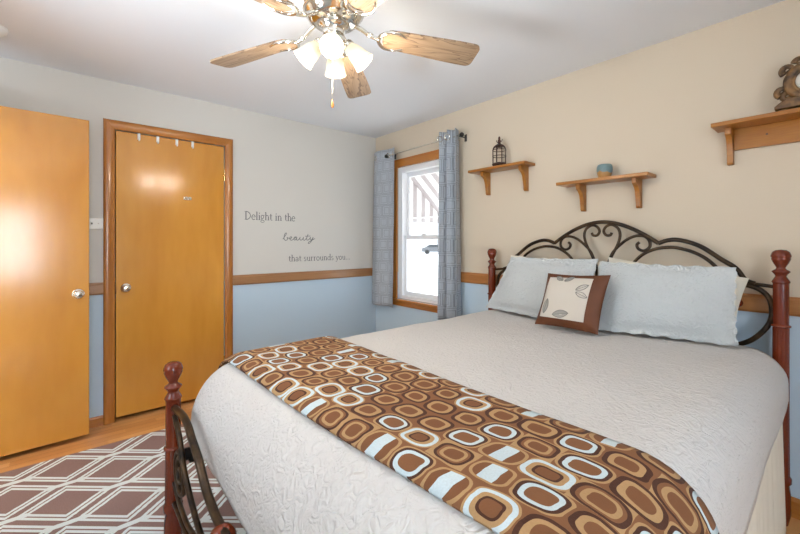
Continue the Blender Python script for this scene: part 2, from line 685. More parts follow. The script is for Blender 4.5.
def wall(name, axis, pos, sgn, a0, a1, openings, split, mats, z1=RZ):
    """wall plane at axis=pos, thickness T away from the room (sgn); openings (a0,a1,z0,z1)"""
    As = sorted({a0, a1, *[o[0] for o in openings], *[o[1] for o in openings]})
    Zs = sorted({0.0, split, z1, *[o[2] for o in openings], *[o[3] for o in openings]})
    bm = bmesh.new()
    for i in range(len(As) - 1):
        for j in range(len(Zs) - 1):
            ca, cz = (As[i] + As[i + 1]) / 2, (Zs[j] + Zs[j + 1]) / 2
            if any(o[0] < ca < o[1] and o[2] < cz < o[3] for o in openings):
                continue
            def P(a, z):
                return bm.verts.new((pos, a, z) if axis == 'x' else (a, pos, z))
            f = bm.faces.new((P(As[i], Zs[j]), P(As[i + 1], Zs[j]), P(As[i + 1], Zs[j + 1]), P(As[i], Zs[j + 1])))
            f.material_index = 1 if cz < split else 0
    bmesh.ops.remove_doubles(bm, verts=bm.verts, dist=1e-5)
    ret = bmesh.ops.extrude_face_region(bm, geom=bm.faces[:])
    d = Vector((sgn * T, 0, 0)) if axis == 'x' else Vector((0, sgn * T, 0))
    bmesh.ops.translate(bm, verts=[g for g in ret['geom'] if isinstance(g, bmesh.types.BMVert)], vec=d)
    bmesh.ops.recalc_face_normals(bm, faces=bm.faces)
    return struct(name, bm, None, mats=mats)


WIN = (0.372, 1.085, 0.70, 2.02)           # window opening in the headboard wall (x0,x1,z0,z1)
DOOR2 = (-2.300, -1.563, 0.0, 2.064)       # closet door opening in the left wall (y0,y1)
DOOR1 = (0.18, 0.955, 0.0, 2.07)           # way out, in the wall left of the camera (x0,x1)
WB = [(-3.14, -2.42, 0.66, 1.86)]
WF = (1.48, 2.32, 0.90, 2.05)  # opening of the added front window
wall('wall_left', 'x', 0.0, -1, RY - T, T, [DOOR2], 0.945, ['wall_beige_daylit', 'wall_blue'])
wall('wall_back', 'y', 0.0, 1, 0.0, RX, [WIN], 0.965, ['wall_beige', 'wall_blue'])
wall('wall_front', 'y', RY, -1, 0.0, RX, [DOOR1, WF], 0.945, ['wall_beige_daylit', 'wall_blue'])
wall('wall_right', 'x', RX, 1, RY - T, T, WB, 0.945, ['wall_beige', 'wall_blue'])
bm = bmesh.new(); add_box(bm, -0.75, RX + T, -4.7, T, -0.12, 0.0); struct('floor', bm, 'floor')
bm = bmesh.new(); add_box(bm, -0.75, RX + T, -4.7, T, RZ, RZ + 0.12); struct('ceiling', bm, 'ceiling')
# closet behind the shut door, hallway beyond the open one
bm = bmesh.new()
add_box(bm, -0.75, -0.70, -2.6, -1.3, 0, RZ)
add_box(bm, -0.70, -T, -2.6, -2.55, 0, RZ)
add_box(bm, -0.70, -T, -1.35, -1.3, 0, RZ)
struct('wall_closet', bm, 'wall_beige_daylit')
bm = bmesh.new()
add_box(bm, -0.30, 1.7, -4.70, -4.62, 0, RZ)
add_box(bm, -0.35, -0.27, -4.62, RY - T, 0, RZ)
add_box(bm, 1.62, 1.70, -4.62, RY - T, 0, RZ)
struct('wall_hallway', bm, 'wall_beige_daylit')

# chair rails and baseboards
def rail_prof(z0, z1, d):
    h = z1 - z0
    return [(0, z0), (d * 0.7, z0), (d, z0 + h * 0.12), (d, z0 + h * 0.80), (d * 0.75, z0 + h * 0.9), (d * 0.75, z1), (0, z1)]
bm = bmesh.new()
for y0, y1 in ((RY, -2.366), (-1.503, 0.0)):
    add_prism(bm, rail_prof(0.906, 0.990, 0.018), 'y', y0, y1)
struct('trim_1', bm, 'rail_a')
bm = bmesh.new()
for x0, x1 in ((0.018, WIN[0] - 0.075), (WIN[1] + 0.075, RX)):
    add_prism(bm, [(-a, b) for a, b in rail_prof(0.928, 1.016, 0.018)], 'x', x0, x1)
struct('trim_2', bm, 'rail_b')
bm = bmesh.new()
for y0, y1 in ((RY, -2.366), (-1.503, 0.0)):
    add_prism(bm, [(0, 0), (0.014, 0), (0.014, 0.055), (0.008, 0.068), (0, 0.068)], 'y', y0, y1)
struct('baseboard_left', bm, 'casing_h')
bm = bmesh.new()
add_prism(bm, [(0, 0), (-0.014, 0), (-0.014, 0.075), (-0.008, 0.09), (0, 0.09)], 'x', 0.014, RX)
struct('baseboard_back', bm, 'casing_h')


# casing round the closet door: moulded strips mitred at the corners
def casing_strip(bm, p0, p1, out, nrm, w, mit0, mit1):
    """p0->p1 inner edge; out = away from the opening; mitre factors lengthen the outer edge"""
    p0, p1, out, nrm = Vector(p0), Vector(p1), Vector(out), Vector(nrm)
    d = (p1 - p0).normalized()
    prof = [(0, 0), (0, 0.010), (0.06 * w / 0.066, 0.014), (0.30, 0.018), (0.55, 0.022), (0.82, 0.022), (0.95, 0.017), (1.0, 0.010), (1.0, 0.0)]
    A, B = [], []
    for t, h in prof:
        A.append(bm.verts.new(p0 + out * (t * w) - d * (t * w * mit0) + nrm * h))
        B.append(bm.verts.new(p1 + out * (t * w) + d * (t * w * mit1) + nrm * h))
    for i in range(len(prof) - 1):
        bm.faces.new((A[i], A[i + 1], B[i + 1], B[i])).smooth = True
    bm.faces.new(A); bm.faces.new(B[::-1])


bm = bmesh.new()
y0, y1, _, z1 = DOOR2
casing_strip(bm, (0, y0, 0), (0, y0, z1), (0, -1, 0), (1, 0, 0), 0.066, 0, 1)
casing_strip(bm, (0, y1, 0), (0, y1, z1), (0, 1, 0), (1, 0, 0), 0.062, 0, 1)
bmesh.ops.recalc_face_normals(bm, faces=bm.faces)
tr3 = struct('trim_3', bm, 'casing', smooth=True)
bm = bmesh.new()
casing_strip(bm, (0, y0, z1), (0, y1, z1), (0, 0, 1), (1, 0, 0), 0.064, 1, 1)
bmesh.ops.recalc_face_normals(bm, faces=bm.faces)
struct('trim_4', bm, 'casing_h', smooth=True)
bm = bmesh.new()
x0, x1, _, z1 = DOOR1
for s in ((x0, -1), (x1, 1)):
    casing_strip(bm, (s[0], RY, 0), (s[0], RY, z1), (s[1], 0, 0), (0, 1, 0), 0.066, 0, 1)
casing_strip(bm, (x0, RY, z1), (x1, RY, z1), (0, 0, 1), (0, 1, 0), 0.064, 1, 1)
bmesh.ops.recalc_face_normals(bm, faces=bm.faces)
struct('trim_5', bm, 'casing', smooth=True)


def knob(parent, y, z, x, sgn=1, oval=False):
    """a turned door knob on a rose, axis along x"""
    mt = Matrix.Translation((x, y, z)) @ Matrix.Rotation(R(90) * sgn, 4, 'Y')
    bm = bmesh.new()
    add_lathe(bm, [(0.0, 0.0), (0.030, 0.0), (0.032, 0.003), (0.028, 0.007), (0.014, 0.009), (0.010, 0.014), (0.010, 0.022), (0.018, 0.027),
                   (0.0265, 0.036), (0.027, 0.044), (0.022, 0.052), (0.012, 0.055), (0.0, 0.056)], seg=28, mtx=mt)
    return obj('knob', bm, 'chrome', parent)


# closet door, shut
d2 = struct_empty('door_2', (0, -1.93, 0.0))
bm = bmesh.new(); add_box(bm, -0.040, -0.004, -2.294, -1.569, 0.026, 2.058, 0.002); obj('slab', bm, 'birch', d2)
knob(d2, -2.236, 0.94, -0.004)
bm = bmesh.new(); add_box(bm, -0.008, 0.0005, -2.2995, -2.2945, 0.90, 0.985); obj('latch_plate', bm, 'dark_slot', d2)
for zz in (1.828, 0.28):
    bm = bmesh.new()
    add_tube(bm, [(0.003, -1.566, zz - 0.042), (0.003, -1.566, zz + 0.042)], 0.006, 10)
    add_ball(bm, (0.003, -1.566, zz + 0.045), 0.006, 8)
    add_ball(bm, (0.003, -1.566, zz - 0.045), 0.006, 8)
    obj('hinge', bm, 'brass', d2)
# entry door, standing open along the left wall
d1 = struct_empty('door_1', (0.18, -2.448, 0.0))
bm = bmesh.new(); add_box(bm, 0.145, 0.180, -3.205, -2.448, 0.030, 2.055, 0.002); obj('slab', bm, 'birch', d1)
knob(d1, -2.503, 0.938, 0.180)
knob(d1, -2.503, 0.938, 0.145, -1)
bm = bmesh.new(); add_box(bm, 0.152, 0.173, -2.4485, -2.4465, 0.90, 0.975); obj('latch_plate', bm, 'brass', d1)
for zz in (1.8, 1.05, 0.3):
    bm = bmesh.new()
    add_tube(bm, [(0.187, -3.209, zz - 0.042), (0.187, -3.209, zz + 0.042)], 0.006, 10)
    obj('hinge', bm, 'brass', d1)


d1.rotation_euler = (0, 0, R(2.4))


# ------------------------------------------------------------------ windows
def make_window(name, P, u0, u1, z0, z1, wood_m, wood_h):
    """P(u, depth, z) -> world; depth>0 is outwards from the inner wall face"""
    w = struct_empty(name, P((u0 + u1) / 2, 0.05, z0))
    def pbox(bm, a0, a1, d0, d1, zz0, zz1, bev=0.003):
        p, q = P(a0, d0, zz0), P(a1, d1, zz1)
        add_box(bm, *sorted((p[0], q[0])), *sorted((p[1], q[1])), *sorted((p[2], q[2])), bev)
    bm = bmesh.new()                                      # white vinyl frame
    fw = 0.062
    pbox(bm, u0, u0 + fw, 0.005, 0.11, z0, z1); pbox(bm, u1 - fw, u1, 0.005, 0.11, z0, z1)
    pbox(bm, u0 + fw, u1 - fw, 0.005, 0.11, z1 - 0.055, z1); pbox(bm, u0 + fw, u1 - fw, 0.005, 0.11, z0, z0 + 0.035)
    obj('window_frame', bm, 'white_vinyl', w)
    zm = z0 + 0.615
    for nm, a, b, dd in (('upper_sash', zm - 0.02, z1 - 0.055, 0.07), ('lower_sash', z0 + 0.035, zm + 0.02, 0.035)):
        s = bmesh.new()
        sw = 0.034
        pbox(s, u0 + fw, u0 + fw + sw, dd, dd + 0.03, a, b); pbox(s, u1 - fw - sw, u1 - fw, dd, dd + 0.03, a, b)
        pbox(s, u0 + fw + sw, u1 - fw - sw, dd, dd + 0.03, a, a + 0.04); pbox(s, u0 + fw + sw, u1 - fw - sw, dd, dd + 0.03, b - 0.04, b)
        so = obj(nm, s, 'white_vinyl', w)
        g = bmesh.new()
        pbox(g, u0 + fw + sw - 0.005, u1 - fw - sw + 0.005, dd + 0.013, dd + 0.017, a + 0.035, b - 0.035, 0)
        obj('pane', g, 'glass', so, smooth=False)
    bm = bmesh.new()
    um = (u0 + u1) / 2
    pbox(bm, um - 0.03, um + 0.03, 0.022, 0.036, zm + 0.02, zm + 0.034, 0.003)
    obj('sash_lock', bm, 'white_vinyl', w)
    bm = bmesh.new()
    pbox(bm, u0 - 0.07, u0, -0.02, 0.0, z0 + 0.002, z1); pbox(bm, u1, u1 + 0.07, -0.02, 0.0, z0 + 0.002, z1)
    obj('side_casing', bm, wood_m, w)
    bm = bmesh.new()
    pbox(bm, u0 - 0.085, u1 + 0.085, -0.024, 0.0, z1, z1 + 0.082)
    obj('head_casing', bm, wood_h, w)
    bm = bmesh.new()
    pbox(bm, u0 - 0.10, u1 + 0.10, -0.055, 0.005, z0 - 0.022, z0 + 0.002, 0.004)
    pbox(bm, u0 - 0.07, u1 + 0.07, -0.02, 0.0, z0 - 0.072, z0 - 0.022, 0.004)
    obj('window_sill', bm, wood_h, w)
    return w


make_window('window_1', lambda u, d, z: (u, d, z), WIN[0], WIN[1], WIN[2], WIN[3], 'casing', 'casing_h')
make_window('window_2', lambda u, d, z: (RX + d, u, z), *WB[0], 'casing', 'casing_h')
make_window('added_window', lambda u, d, z: (u, RY - d, z), *WF, 'casing', 'casing_h')  # unseen window, added to light the bed, back wall and ceiling

# ------------------------------------------------------------------ rug
bm = bmesh.new(); add_box(bm, 0.373, 2.30, -3.02, -0.60, 0.001, 0.012, 0.004)
rug = obj('area_rug', bm, 'rug', smooth=False)
rug.data.transform(Matrix.Translation(rug.location)); rug.location = (0, 0, 0)
tag(rug, 'brown area rug with a pale diamond trellis lying on the hardwood floor', 'rug')

# ------------------------------------------------------------------ bed frame
PX0, PX1, PYH, PYF = 1.600, 3.176, -0.10, -2.228
bed = thing('bed', 'mahogany four post bed frame with bronze iron scrollwork', 'bed', (2.39, -1.16, 0))
PROF = [(0.0, 0), (20, 3), (31, 11), (36.5, 25), (37.5, 33), (34, 38), (36, 42), (34, 48), (28, 62), (20, 76), (16.5, 84), (21, 90), (33, 98), (33.5, 102),
        (24, 113), (20, 121), (23, 127), (31.5, 141), (34, 147), (31, 152), (29.5, 156)]


def post(x, y, top, bot=0.0):
    k = 0.94
    fin = bmesh.new()
    add_lathe(fin, [(r * 0.001 * k, top - d * 0.001) for r, d in PROF], (x, y, 0), 24)
    sh = bmesh.new()
    zt = top - 0.156
    zr = top - 0.345
    zf = 0.10
    add_lathe(sh, [(0.0277, zt), (0.0277, zr + 0.006), (0.034, zr + 0.003), (0.0345, zr - 0.003), (0.028, zr - 0.007)], (x, y, 0), 24)
    add_lathe(sh, [(0.0285, zr - 0.007), (0.0285, zf + 0.35), (0.030, zf + 0.12)], (x, y, 0), 64, wob=lambda a, z: 1 - 0.07 * (0.5 + 0.5 * math.cos(16 * a)))
    add_lathe(sh, [(0.030, zf + 0.12), (0.036, zf + 0.11), (0.036, zf + 0.09), (0.028, zf + 0.08), (0.033, zf + 0.04), (0.034, bot + 0.05), (0.024, bot), (0.0, bot)], (x, y, 0), 24)
    p = obj('post', sh, 'mahogany', bed)
    obj('finial', fin, 'mahogany', p)


post(PX0, PYH, 1.222); post(PX1, PYH, 1.236); post(PX0, PYF, 0.786, 0.0125); post(PX1, PYF, 0.786)

HC = 2.392
IY = -0.085


def iron(pts, r, y=IY, n=6):
    bm = bmesh.new()
    add_tube(bm, spline([(p[0], y, p[1]) for p in pts], n), r, 8)
    return bm


def mir(pts, c=HC): return [(2 * c - x, z) for x, z in pts]


# outer arch in three lobes, running down to the posts
bm = bmesh.new()
lobe = [(0.300, 1.262), (0.345, 1.279), (0.40, 1.279), (0.485, 1.248), (0.572, 1.182), (0.625, 1.142), (0.660, 1.088), (0.695, 1.072)]
arch = [(-0.300, 1.262), (-0.235, 1.308), (-0.160, 1.350), (-0.08, 1.380), (0.0, 1.391), (0.08, 1.380), (0.160, 1.350), (0.235, 1.308), (0.300, 1.262)]
join(bm, iron([(HC + a, b) for a, b in arch], 0.0115))
for s in (1, -1):
    join(bm, iron([(HC + s * a, b) for a, b in lobe], 0.0115))
    join(bm, iron([(HC + s * a, b) for a, b in ((0.62, 1.073), (0.70, 1.070), (0.765, 1.063))], 0.0085))
hb = obj('headboard_arch', bm, 'bronze', bed)
scroll_c = [(0.040, 1.150), (0.060, 1.200), (0.088, 1.237), (0.137, 1.281), (0.186, 1.304), (0.230, 1.302), (0.256, 1.275), (0.256, 1.240), (0.228, 1.220), (0.200, 1.231), (0.193, 1.254), (0.206, 1.268)]
heart = [(0.030, 1.120), (0.060, 1.19), (0.092, 1.258), (0.104, 1.310), (0.093, 1.350), (0.060, 1.372), (0.028, 1.364), (0.012, 1.336), (0.026, 1.311), (0.050, 1.311), (0.058, 1.326)]
inner = [(0.150, 1.110), (0.184, 1.161), (0.227, 1.202), (0.288, 1.232), (0.357, 1.241), (0.403, 1.234), (0.455, 1.217), (0.510, 1.184), (0.56, 1.13), (0.60, 1.06)]
arc_p = [(0.625, 1.066), (0.672, 1.062), (0.715, 1.044), (0.745, 1.005), (0.754, 0.950), (0.745, 0.895), (0.715, 0.842), (0.672, 0.796), (0.60, 0.755)]
for s in (1, -1):
    for nm, pts, r in (('scroll', scroll_c, 0.0085), ('heart_scroll', heart, 0.0085), ('inner_arch', inner, 0.009), ('side_arc', arc_p, 0.0115)):
        if s == -1 and nm == 'scroll':
            pts = [(a, b) for a, b in pts]
        obj(nm, iron([(HC + s * a, b) for a, b in pts], r, IY + (0.002 if nm != 'side_arc' else 0)), 'bronze', hb)
    bm = bmesh.new(); add_ball(bm, (HC + s * 0.632, IY, 0.975), 0.021, 16)
    obj('wood_ball', bm, 'mahogany', hb)
bm = bmesh.new()
add_tube(bm, [(PX0, IY, 0.62), (PX1, IY, 0.62)], 0.010, 8)
for s in (1, -1):
    add_tube(bm, [(HC + s * 0.60, IY, 0.62), (HC + s * 0.60, IY, 0.755)], 0.010, 8)
    for k in (0.15, 0.03):
        add_tube(bm, [(HC + s * k, IY, 0.62), (HC + s * k, IY, 1.12)], 0.0085, 8)
obj('lower_rail', bm, 'bronze', hb)
# footboard
FY = PYF
top_f = [(1.628, 0.606), (1.675, 0.612), (1.733, 0.620), (1.800, 0.624), (1.857, 0.615), (1.913, 0.592), (2.006, 0.556), (2.087, 0.508), (2.176, 0.482), (2.281, 0.474), (HC, 0.472)]
bm = bmesh.new()
join(bm, iron(top_f + mir(top_f)[::-1][1:], 0.0135, FY))
fb = obj('footboard_arch', bm, 'bronze', bed)
mid_f = [(1.628, 0.575), (1.680, 0.545), (1.727, 0.513), (1.777, 0.447), (1.830, 0.410), (1.885, 0.380), (1.955, 0.350), (2.025, 0.330), (2.12, 0.318), (HC, 0.312)]
bm = bmesh.new()
join(bm, iron(mid_f + mir(mid_f)[::-1][1:], 0.010, FY))
obj('inner_arch', bm, 'bronze', fb)
ring = [(1.727 + 0.074 * math.cos(a), 0.392 + 0.076 * math.sin(a)) for a in [i * PI / 8 for i in range(16)]]
curl = [(1.727 + (0.062 - 0.05 * t) * math.cos(0.6 + t * 8), 0.392 + (0.062 - 0.05 * t) * math.sin(0.6 + t * 8)) for t in [i / 14 for i in range(15)]]
for s in (0, 1):
    bm = bmesh.new()
    rg = mir(ring) if s else ring
    cu_ = mir(curl) if s else curl
    add_tube(bm, spline([(a, FY, b) for a, b in rg], 3, True), 0.0095, 8, closed=True)
    join(bm, iron(cu_, 0.008, FY))
    obj('scroll', bm, 'bronze', fb)
    bow = [(1.628, 0.31), (1.70, 0.275), (1.79, 0.262), (1.87, 0.262), (1.98, 0.285), (2.10, 0.314)]
    obj('lower_scroll', iron(mir(bow) if s else bow, 0.009, FY), 'bronze', fb)
bm = bmesh.new(); add_tube(bm, [(PX0, FY, 0.225), (PX1, FY, 0.225)], 0.010, 8); obj('lower_rail', bm, 'bronze', fb)
for xx in (2.275, 2 * HC - 2.275):
    bm = bmesh.new(); add_ball(bm, (xx - (0.015 if xx < HC else -0.015), FY, 0.453), 0.036, 20); obj('wood_ball', bm, 'mahogany', fb)
for xx in (PX0 + 0.012, PX1 - 0.012):
    bm = bmesh.new(); add_box(bm, xx - 0.004, xx + 0.004, PYF + 0.02, PYH - 0.02, 0.375, 0.425)
    add_box(bm, xx - 0.004 if xx < HC else xx - 0.034, xx + 0.034 if xx < HC else xx + 0.004, PYF + 0.05, PYH - 0.05, 0.375, 0.381)
    obj('side_rail', bm, 'black', bed)

# ------------------------------------------------------------------ bedding
BX0, BX1, BY0, BY1, BT, BR_ = 1.578, 3.204, -2.186, -0.140, 0.782, 0.14
bm = bmesh.new(); add_box(bm, 1.66, 3.12, -2.10, -0.17, 0.383, 0.54, 0.03, 3); obj_bs = obj('box_spring', bm, 'cream_cloth')
tag(obj_bs, 'pale fabric box spring under the white coverlet', 'box spring')


def foot_sag(y): return 0.072 * min(1.0, max(0.0, (-1.97 - y) / 0.2)) ** 1.5


def top_z(x, y):
    dx = min(x - BX0, BX1 - x); dy = y - BY0
    qx, qy = max(0.0, BR_ - dx), max(0.0, BR_ - dy)
    d = BR_ * BR_ - qx * qx - qy * qy
    return BT - BR_ + math.sqrt(max(d, 0.0))


def coverlet():
    bm = bmesh.new()
    def ring(d, z, flare, nx=56, ny=70, nc=10):
        r = max(BR_ - d, 0.0)
        x0, x1, y0, y1 = BX0 + d, BX1 - d, BY0 + d, BY1 - min(d, 0.02)
        cx0, cx1, cy0 = max(x0, x0 + r), min(x1, x1 - r), y0 + r
        P = []
        for i in range(ny): P.append((x0, y1 + (cy0 - y1) * i / ny, -1, 0))
        for i in range(nc):
            a = PI + PI / 2 * i / nc; P.append((cx0 + r * math.cos(a), cy0 + r * math.sin(a), math.cos(a), math.sin(a)))
        for i in range(nx): P.append((cx0 + (cx1 - cx0) * i / nx, y0, 0, -1))
        for i in range(nc):
            a = 1.5 * PI + PI / 2 * i / nc; P.append((cx1 + r * math.cos(a), cy0 + r * math.sin(a), math.cos(a), math.sin(a)))
        for i in range(ny + 1): P.append((x1, cy0 + (y1 - cy0) * i / ny, 1, 0))
        out = []
        for k, (x, y, nx_, ny_) in enumerate(P):
            s = k * 0.11
            w = flare * (math.sin(s * 1.7) * 0.6 + math.sin(s * 0.63 + 1.0) * 0.6)
            hd = 0.075 * max(0.0, min(1.0, (y + 1.5) / 1.3)) if nx_ > 0.5 else 0.0     # the side hem rises to the head
            zz = z + hd * max(0.0, (0.642 - z) / 0.145) + (0.005 * abs(math.sin(k * 0.55)) - 0.003 if flare > 0.0069 else 0)
            if z > BT - BR_ + 1e-4:
                zz -= foot_sag(y)
            elif z > hem + 1e-4:
                zz -= foot_sag(y) * (z - hem) / (BT - BR_ - hem)
            if flare == 0:
                zz += 0.006 * (noise.noise((x * 3.1, y * 3.1, 0.3))) + 0.003 * noise.noise((x * 9, y * 9, 1.3))
            out.append(bm.verts.new((x + nx_ * w, y + ny_ * w, zz)))
        return out
    hem = 0.497
    rings = [ring(0.0, hem, 0.007)]
    zs = BT - BR_
    for i in range(1, 5):
        rings.append(ring(0.0, hem + (zs - hem) * i / 5, 0.006 * (1 - i / 5)))
    for i in range(10):
        t = PI / 2 * i / 10
        rings.append(ring(BR_ * (1 - math.cos(t)), zs + BR_ * math.sin(t), 0))
    for i in range(19):
        rings.append(ring(BR_ + ((BX1 - BX0) / 2 - BR_) * i / 18, BT, 0))
    for A, B in zip(rings, rings[1:]):
        for k in range(len(A) - 1):
            bm.faces.new((A[k], A[k + 1], B[k + 1], B[k])).smooth = True
    bmesh.ops.remove_doubles(bm, verts=bm.verts, dist=2e-4)
    bmesh.ops.recalc_face_normals(bm, faces=bm.faces)
    return bm


cv_o = obj('coverlet', coverlet(), 'coverlet', angle=80)
so = cv_o.modifiers.new('cloth_thickness', 'SOLIDIFY'); so.thickness = 0.006; so.offset = -1
tag(cv_o, 'white puckered quilted coverlet spread over the whole bed', 'bedspread')

# pleated cream skirt along the side facing the camera
bm = bmesh.new()
def skirt(u, v):
    y = BY1 - 0.02 + (BY0 + 0.03 - BY1) * u
    w = 0.006 * math.sin(y * 95) * (0.35 + 0.65 * v) + 0.004 * math.sin(y * 41)
    return (3.186 + 0.012 * v + w * 0.8, y, 0.60 - v * 0.588)
add_grid(bm, 260, 8, skirt)
sk = obj('bed_skirt', bm, 'cream_cloth', angle=80)
so = sk.modifiers.new('cloth_thickness', 'SOLIDIFY'); so.thickness = 0.003
tag(sk, 'cream pleated bed skirt hanging to the floor below the coverlet', 'bed skirt')

# the throw across the foot of the bed
SEG = []
zs = BT - BR_
off = 0.011
path = []
for z in (0.52, 0.55, 0.58, 0.61): path.append((BX0 - off, z))
for i in range(11):
    t = PI / 2 * i / 10; path.append((BX0 + BR_ - (BR_ + off) * math.cos(t), zs + (BR_ + off) * math.sin(t)))
for i in range(1, 50): path.append((BX0 + BR_ + (BX1 - BX0 - 2 * BR_) * i / 50, BT + off))
for i in range(11):
    t = PI / 2 * (1 - i / 10); path.append((BX1 - BR_ + (BR_ + off) * math.cos(t), zs + (BR_ + off) * math.sin(t)))
for z in (0.61, 0.58, 0.55, 0.52): path.append((BX1 + off, z))
L = [0.0]
for a, b in zip(path, path[1:]): L.append(L[-1] + math.dist(a, b))
NP = len(path) - 1
NV = 16


def throw_pt(u, v):
    i = round(u * NP)
    x, z = path[i]
    t = L[i] / L[-1]
    ya = -2.066 + 0.066 * t + 0.006 * math.sin(t * 9.0)
    yb = -1.555 + 0.012 * math.sin(t * 7.0)
    y = ya + (yb - ya) * v
    qy = max(0.0, BR_ - (y - BY0))
    drop = (BR_ - math.sqrt(max(BR_ ** 2 - qy ** 2, 0))) if z > zs else 0
    k = 0.004 * noise.noise((x * 5, y * 7, 2.0)) if z > zs + 0.1 else 0
    drop += foot_sag(y) if z > zs else 0
    return (x, y, z - drop + k + (0.003 if 0.03 < v < 0.97 else -0.004))


bm = bmesh.new()
add_grid(bm, NP, NV, throw_pt, lambda u, v: (L[round(u * NP)], v * 0.49))
th = obj('throw_blanket', bm, 'throw', angle=80)
so = th.modifiers.new('cloth_thickness', 'SOLIDIFY'); so.thickness = 0.008; so.offset = 1
tag(th, 'brown throw blanket with retro rounded squares folded across the foot of the bed', 'blanket')


# ------------------------------------------------------------------ pillows
def pillow_bm(bl, br, tr, tl, thick, flange=0.0, pinch=0.02, n=28, wav=0.0, front=None, seed=0.0):
    """front-facing sheet + back sheet; corners in world space"""
    bl, br, tr, tl = map(Vector, (bl, br, tr, tl))
    nrm = ((br - bl).cross(tl - bl)).normalized()
    cen = (bl + br + tr + tl) / 4
    bm = bmesh.new()
    def pt(u, v, side):
        p = bl * (1 - u) * (1 - v) + br * u * (1 - v) + tr * u * v + tl * (1 - u) * v
        eu, ev = 2 * u - 1, 2 * v - 1
        # the edges draw in between the corners
        p = p + (cen - p) * pinch * ((1 - abs(ev) ** 2) * abs(eu) ** 4 + (1 - abs(eu) ** 2) * abs(ev) ** 4) * 2
        W = (br - bl).length; H = (tl - bl).length
        fu = max(0.0, min(u, 1 - u) * W - flange) / (W / 2 - flange)
        fv = max(0.0, min(v, 1 - v) * H - flange) / (H / 2 - flange)
        fu, fv = min(1, fu), min(1, fv)
        b = (1 - (1 - fu) ** 2.6) ** 0.62 * (1 - (1 - fv) ** 2.6) ** 0.62
        wr = 0.05 * noise.noise((u * 5 + seed, v * 5, seed)) * b
        h = thick * 0.5 * (b + wr) + 0.002
        w = Vector((0, 0, 0))
        if wav:
            ed = max(abs(eu), abs(ev))
            k = max(0.0, (ed - 0.86) / 0.14)
            w = (p - cen).normalized() * wav * k * math.sin((u if abs(ev) > abs(eu) else v) * 44 + seed)
        return p + w + nrm * (h * side)
    add_grid(bm, n, n, lambda u, v: pt(u, v, 1), lambda u, v: (u, v))
    add_grid(bm, n, n, lambda u, v: pt(u, v, -1), flip=True)
    V = [v for v in bm.verts]
    N = n + 1
    f0, f1 = V[:N * N], V[N * N:]
    rim = [i * N for i in range(N)] + [(N - 1) * N + j for j in range(1, N)] + [i * N + N - 1 for i in range(N - 2, -1, -1)] + [j for j in range(N - 2, 0, -1)]
    for a, b in zip(rim, rim[1:] + rim[:1]):
        bm.faces.new((f0[a], f1[a], f1[b], f0[b])).smooth = True
    bmesh.ops.recalc_face_normals(bm, faces=bm.faces)
    return bm, pt, nrm


bm, _, _ = pillow_bm((1.75, -0.152, 0.80), (2.36, -0.152, 0.80), (2.375, -0.128, 1.150), (1.785, -0.128, 1.176), 0.045, 0.02, 0.02)
o = obj('pillow', bm, 'cream_cloth', angle=80)
tag(o, 'cream pillow mostly hidden behind the left pale blue sham', 'pillow', 'pillows on the bed')
bm, _, _ = pillow_bm((2.44, -0.152, 0.80), (3.02, -0.152, 0.80), (3.072, -0.128, 1.100), (2.45, -0.128, 1.180), 0.045, 0.02, 0.02)
o = obj('pillow', bm, 'cream_cloth', angle=80)
tag(o, 'cream pillow whose tip shows behind the right pale blue sham', 'pillow', 'pillows on the bed')
bm, _, _ = pillow_bm((1.655, -0.250, 0.796), (2.43, -0.395, 0.796), (2.438, -0.245, 1.172), (1.868, -0.245, 1.168), 0.10, 0.035, 0.012, wav=0.003, seed=2.2)
o = obj('pillow_sham', bm, 'sham', angle=80)
tag(o, 'pale blue quilted sham leaning on the headboard near the window', 'pillow', 'pillows on the bed')
bm, _, _ = pillow_bm((2.46, -0.395, 0.796), (3.050, -0.250, 0.796), (3.046, -0.245, 1.155), (2.444, -0.245, 1.158), 0.10, 0.035, 0.012, wav=0.005, seed=5.7)
o = obj('pillow_sham', bm, 'sham', angle=80)
tag(o, 'pale blue quilted sham leaning beside the tall right bed post', 'pillow', 'pillows on the bed')

# small accent pillow
ac = thing('accent_pillow', 'small rust brown pillow with a cream leaf panel propped before the shams', 'pillow', (2.37, -0.47, 0.795))
bm, pt, nrm = pillow_bm((2.194, -0.505, 0.797), (2.545, -0.505, 0.797), (2.572, -0.415, 1.098), (2.228, -0.415, 1.087), 0.095, 0.006, 0.028, n=30)
obj('cushion', bm, 'rust', ac, angle=80)
U0, U1, V0, V1 = 0.075, 0.80, 0.15, 0.915
bm = bmesh.new()
add_grid(bm, 20, 20, lambda u, v: pt(U0 + (U1 - U0) * u, V0 + (V1 - V0) * v, 1) + nrm * 0.0025)
ext = bmesh.ops.extrude_face_region(bm, geom=bm.faces[:])
bmesh.ops.translate(bm, verts=[g for g in ext['geom'] if isinstance(g, bmesh.types.BMVert)], vec=-nrm * 0.003)
bmesh.ops.recalc_face_normals(bm, faces=bm.faces)
panel = obj('leaf_panel', bm, 'linen', ac, angle=60)
panel['label'] = 'cream linen panel'


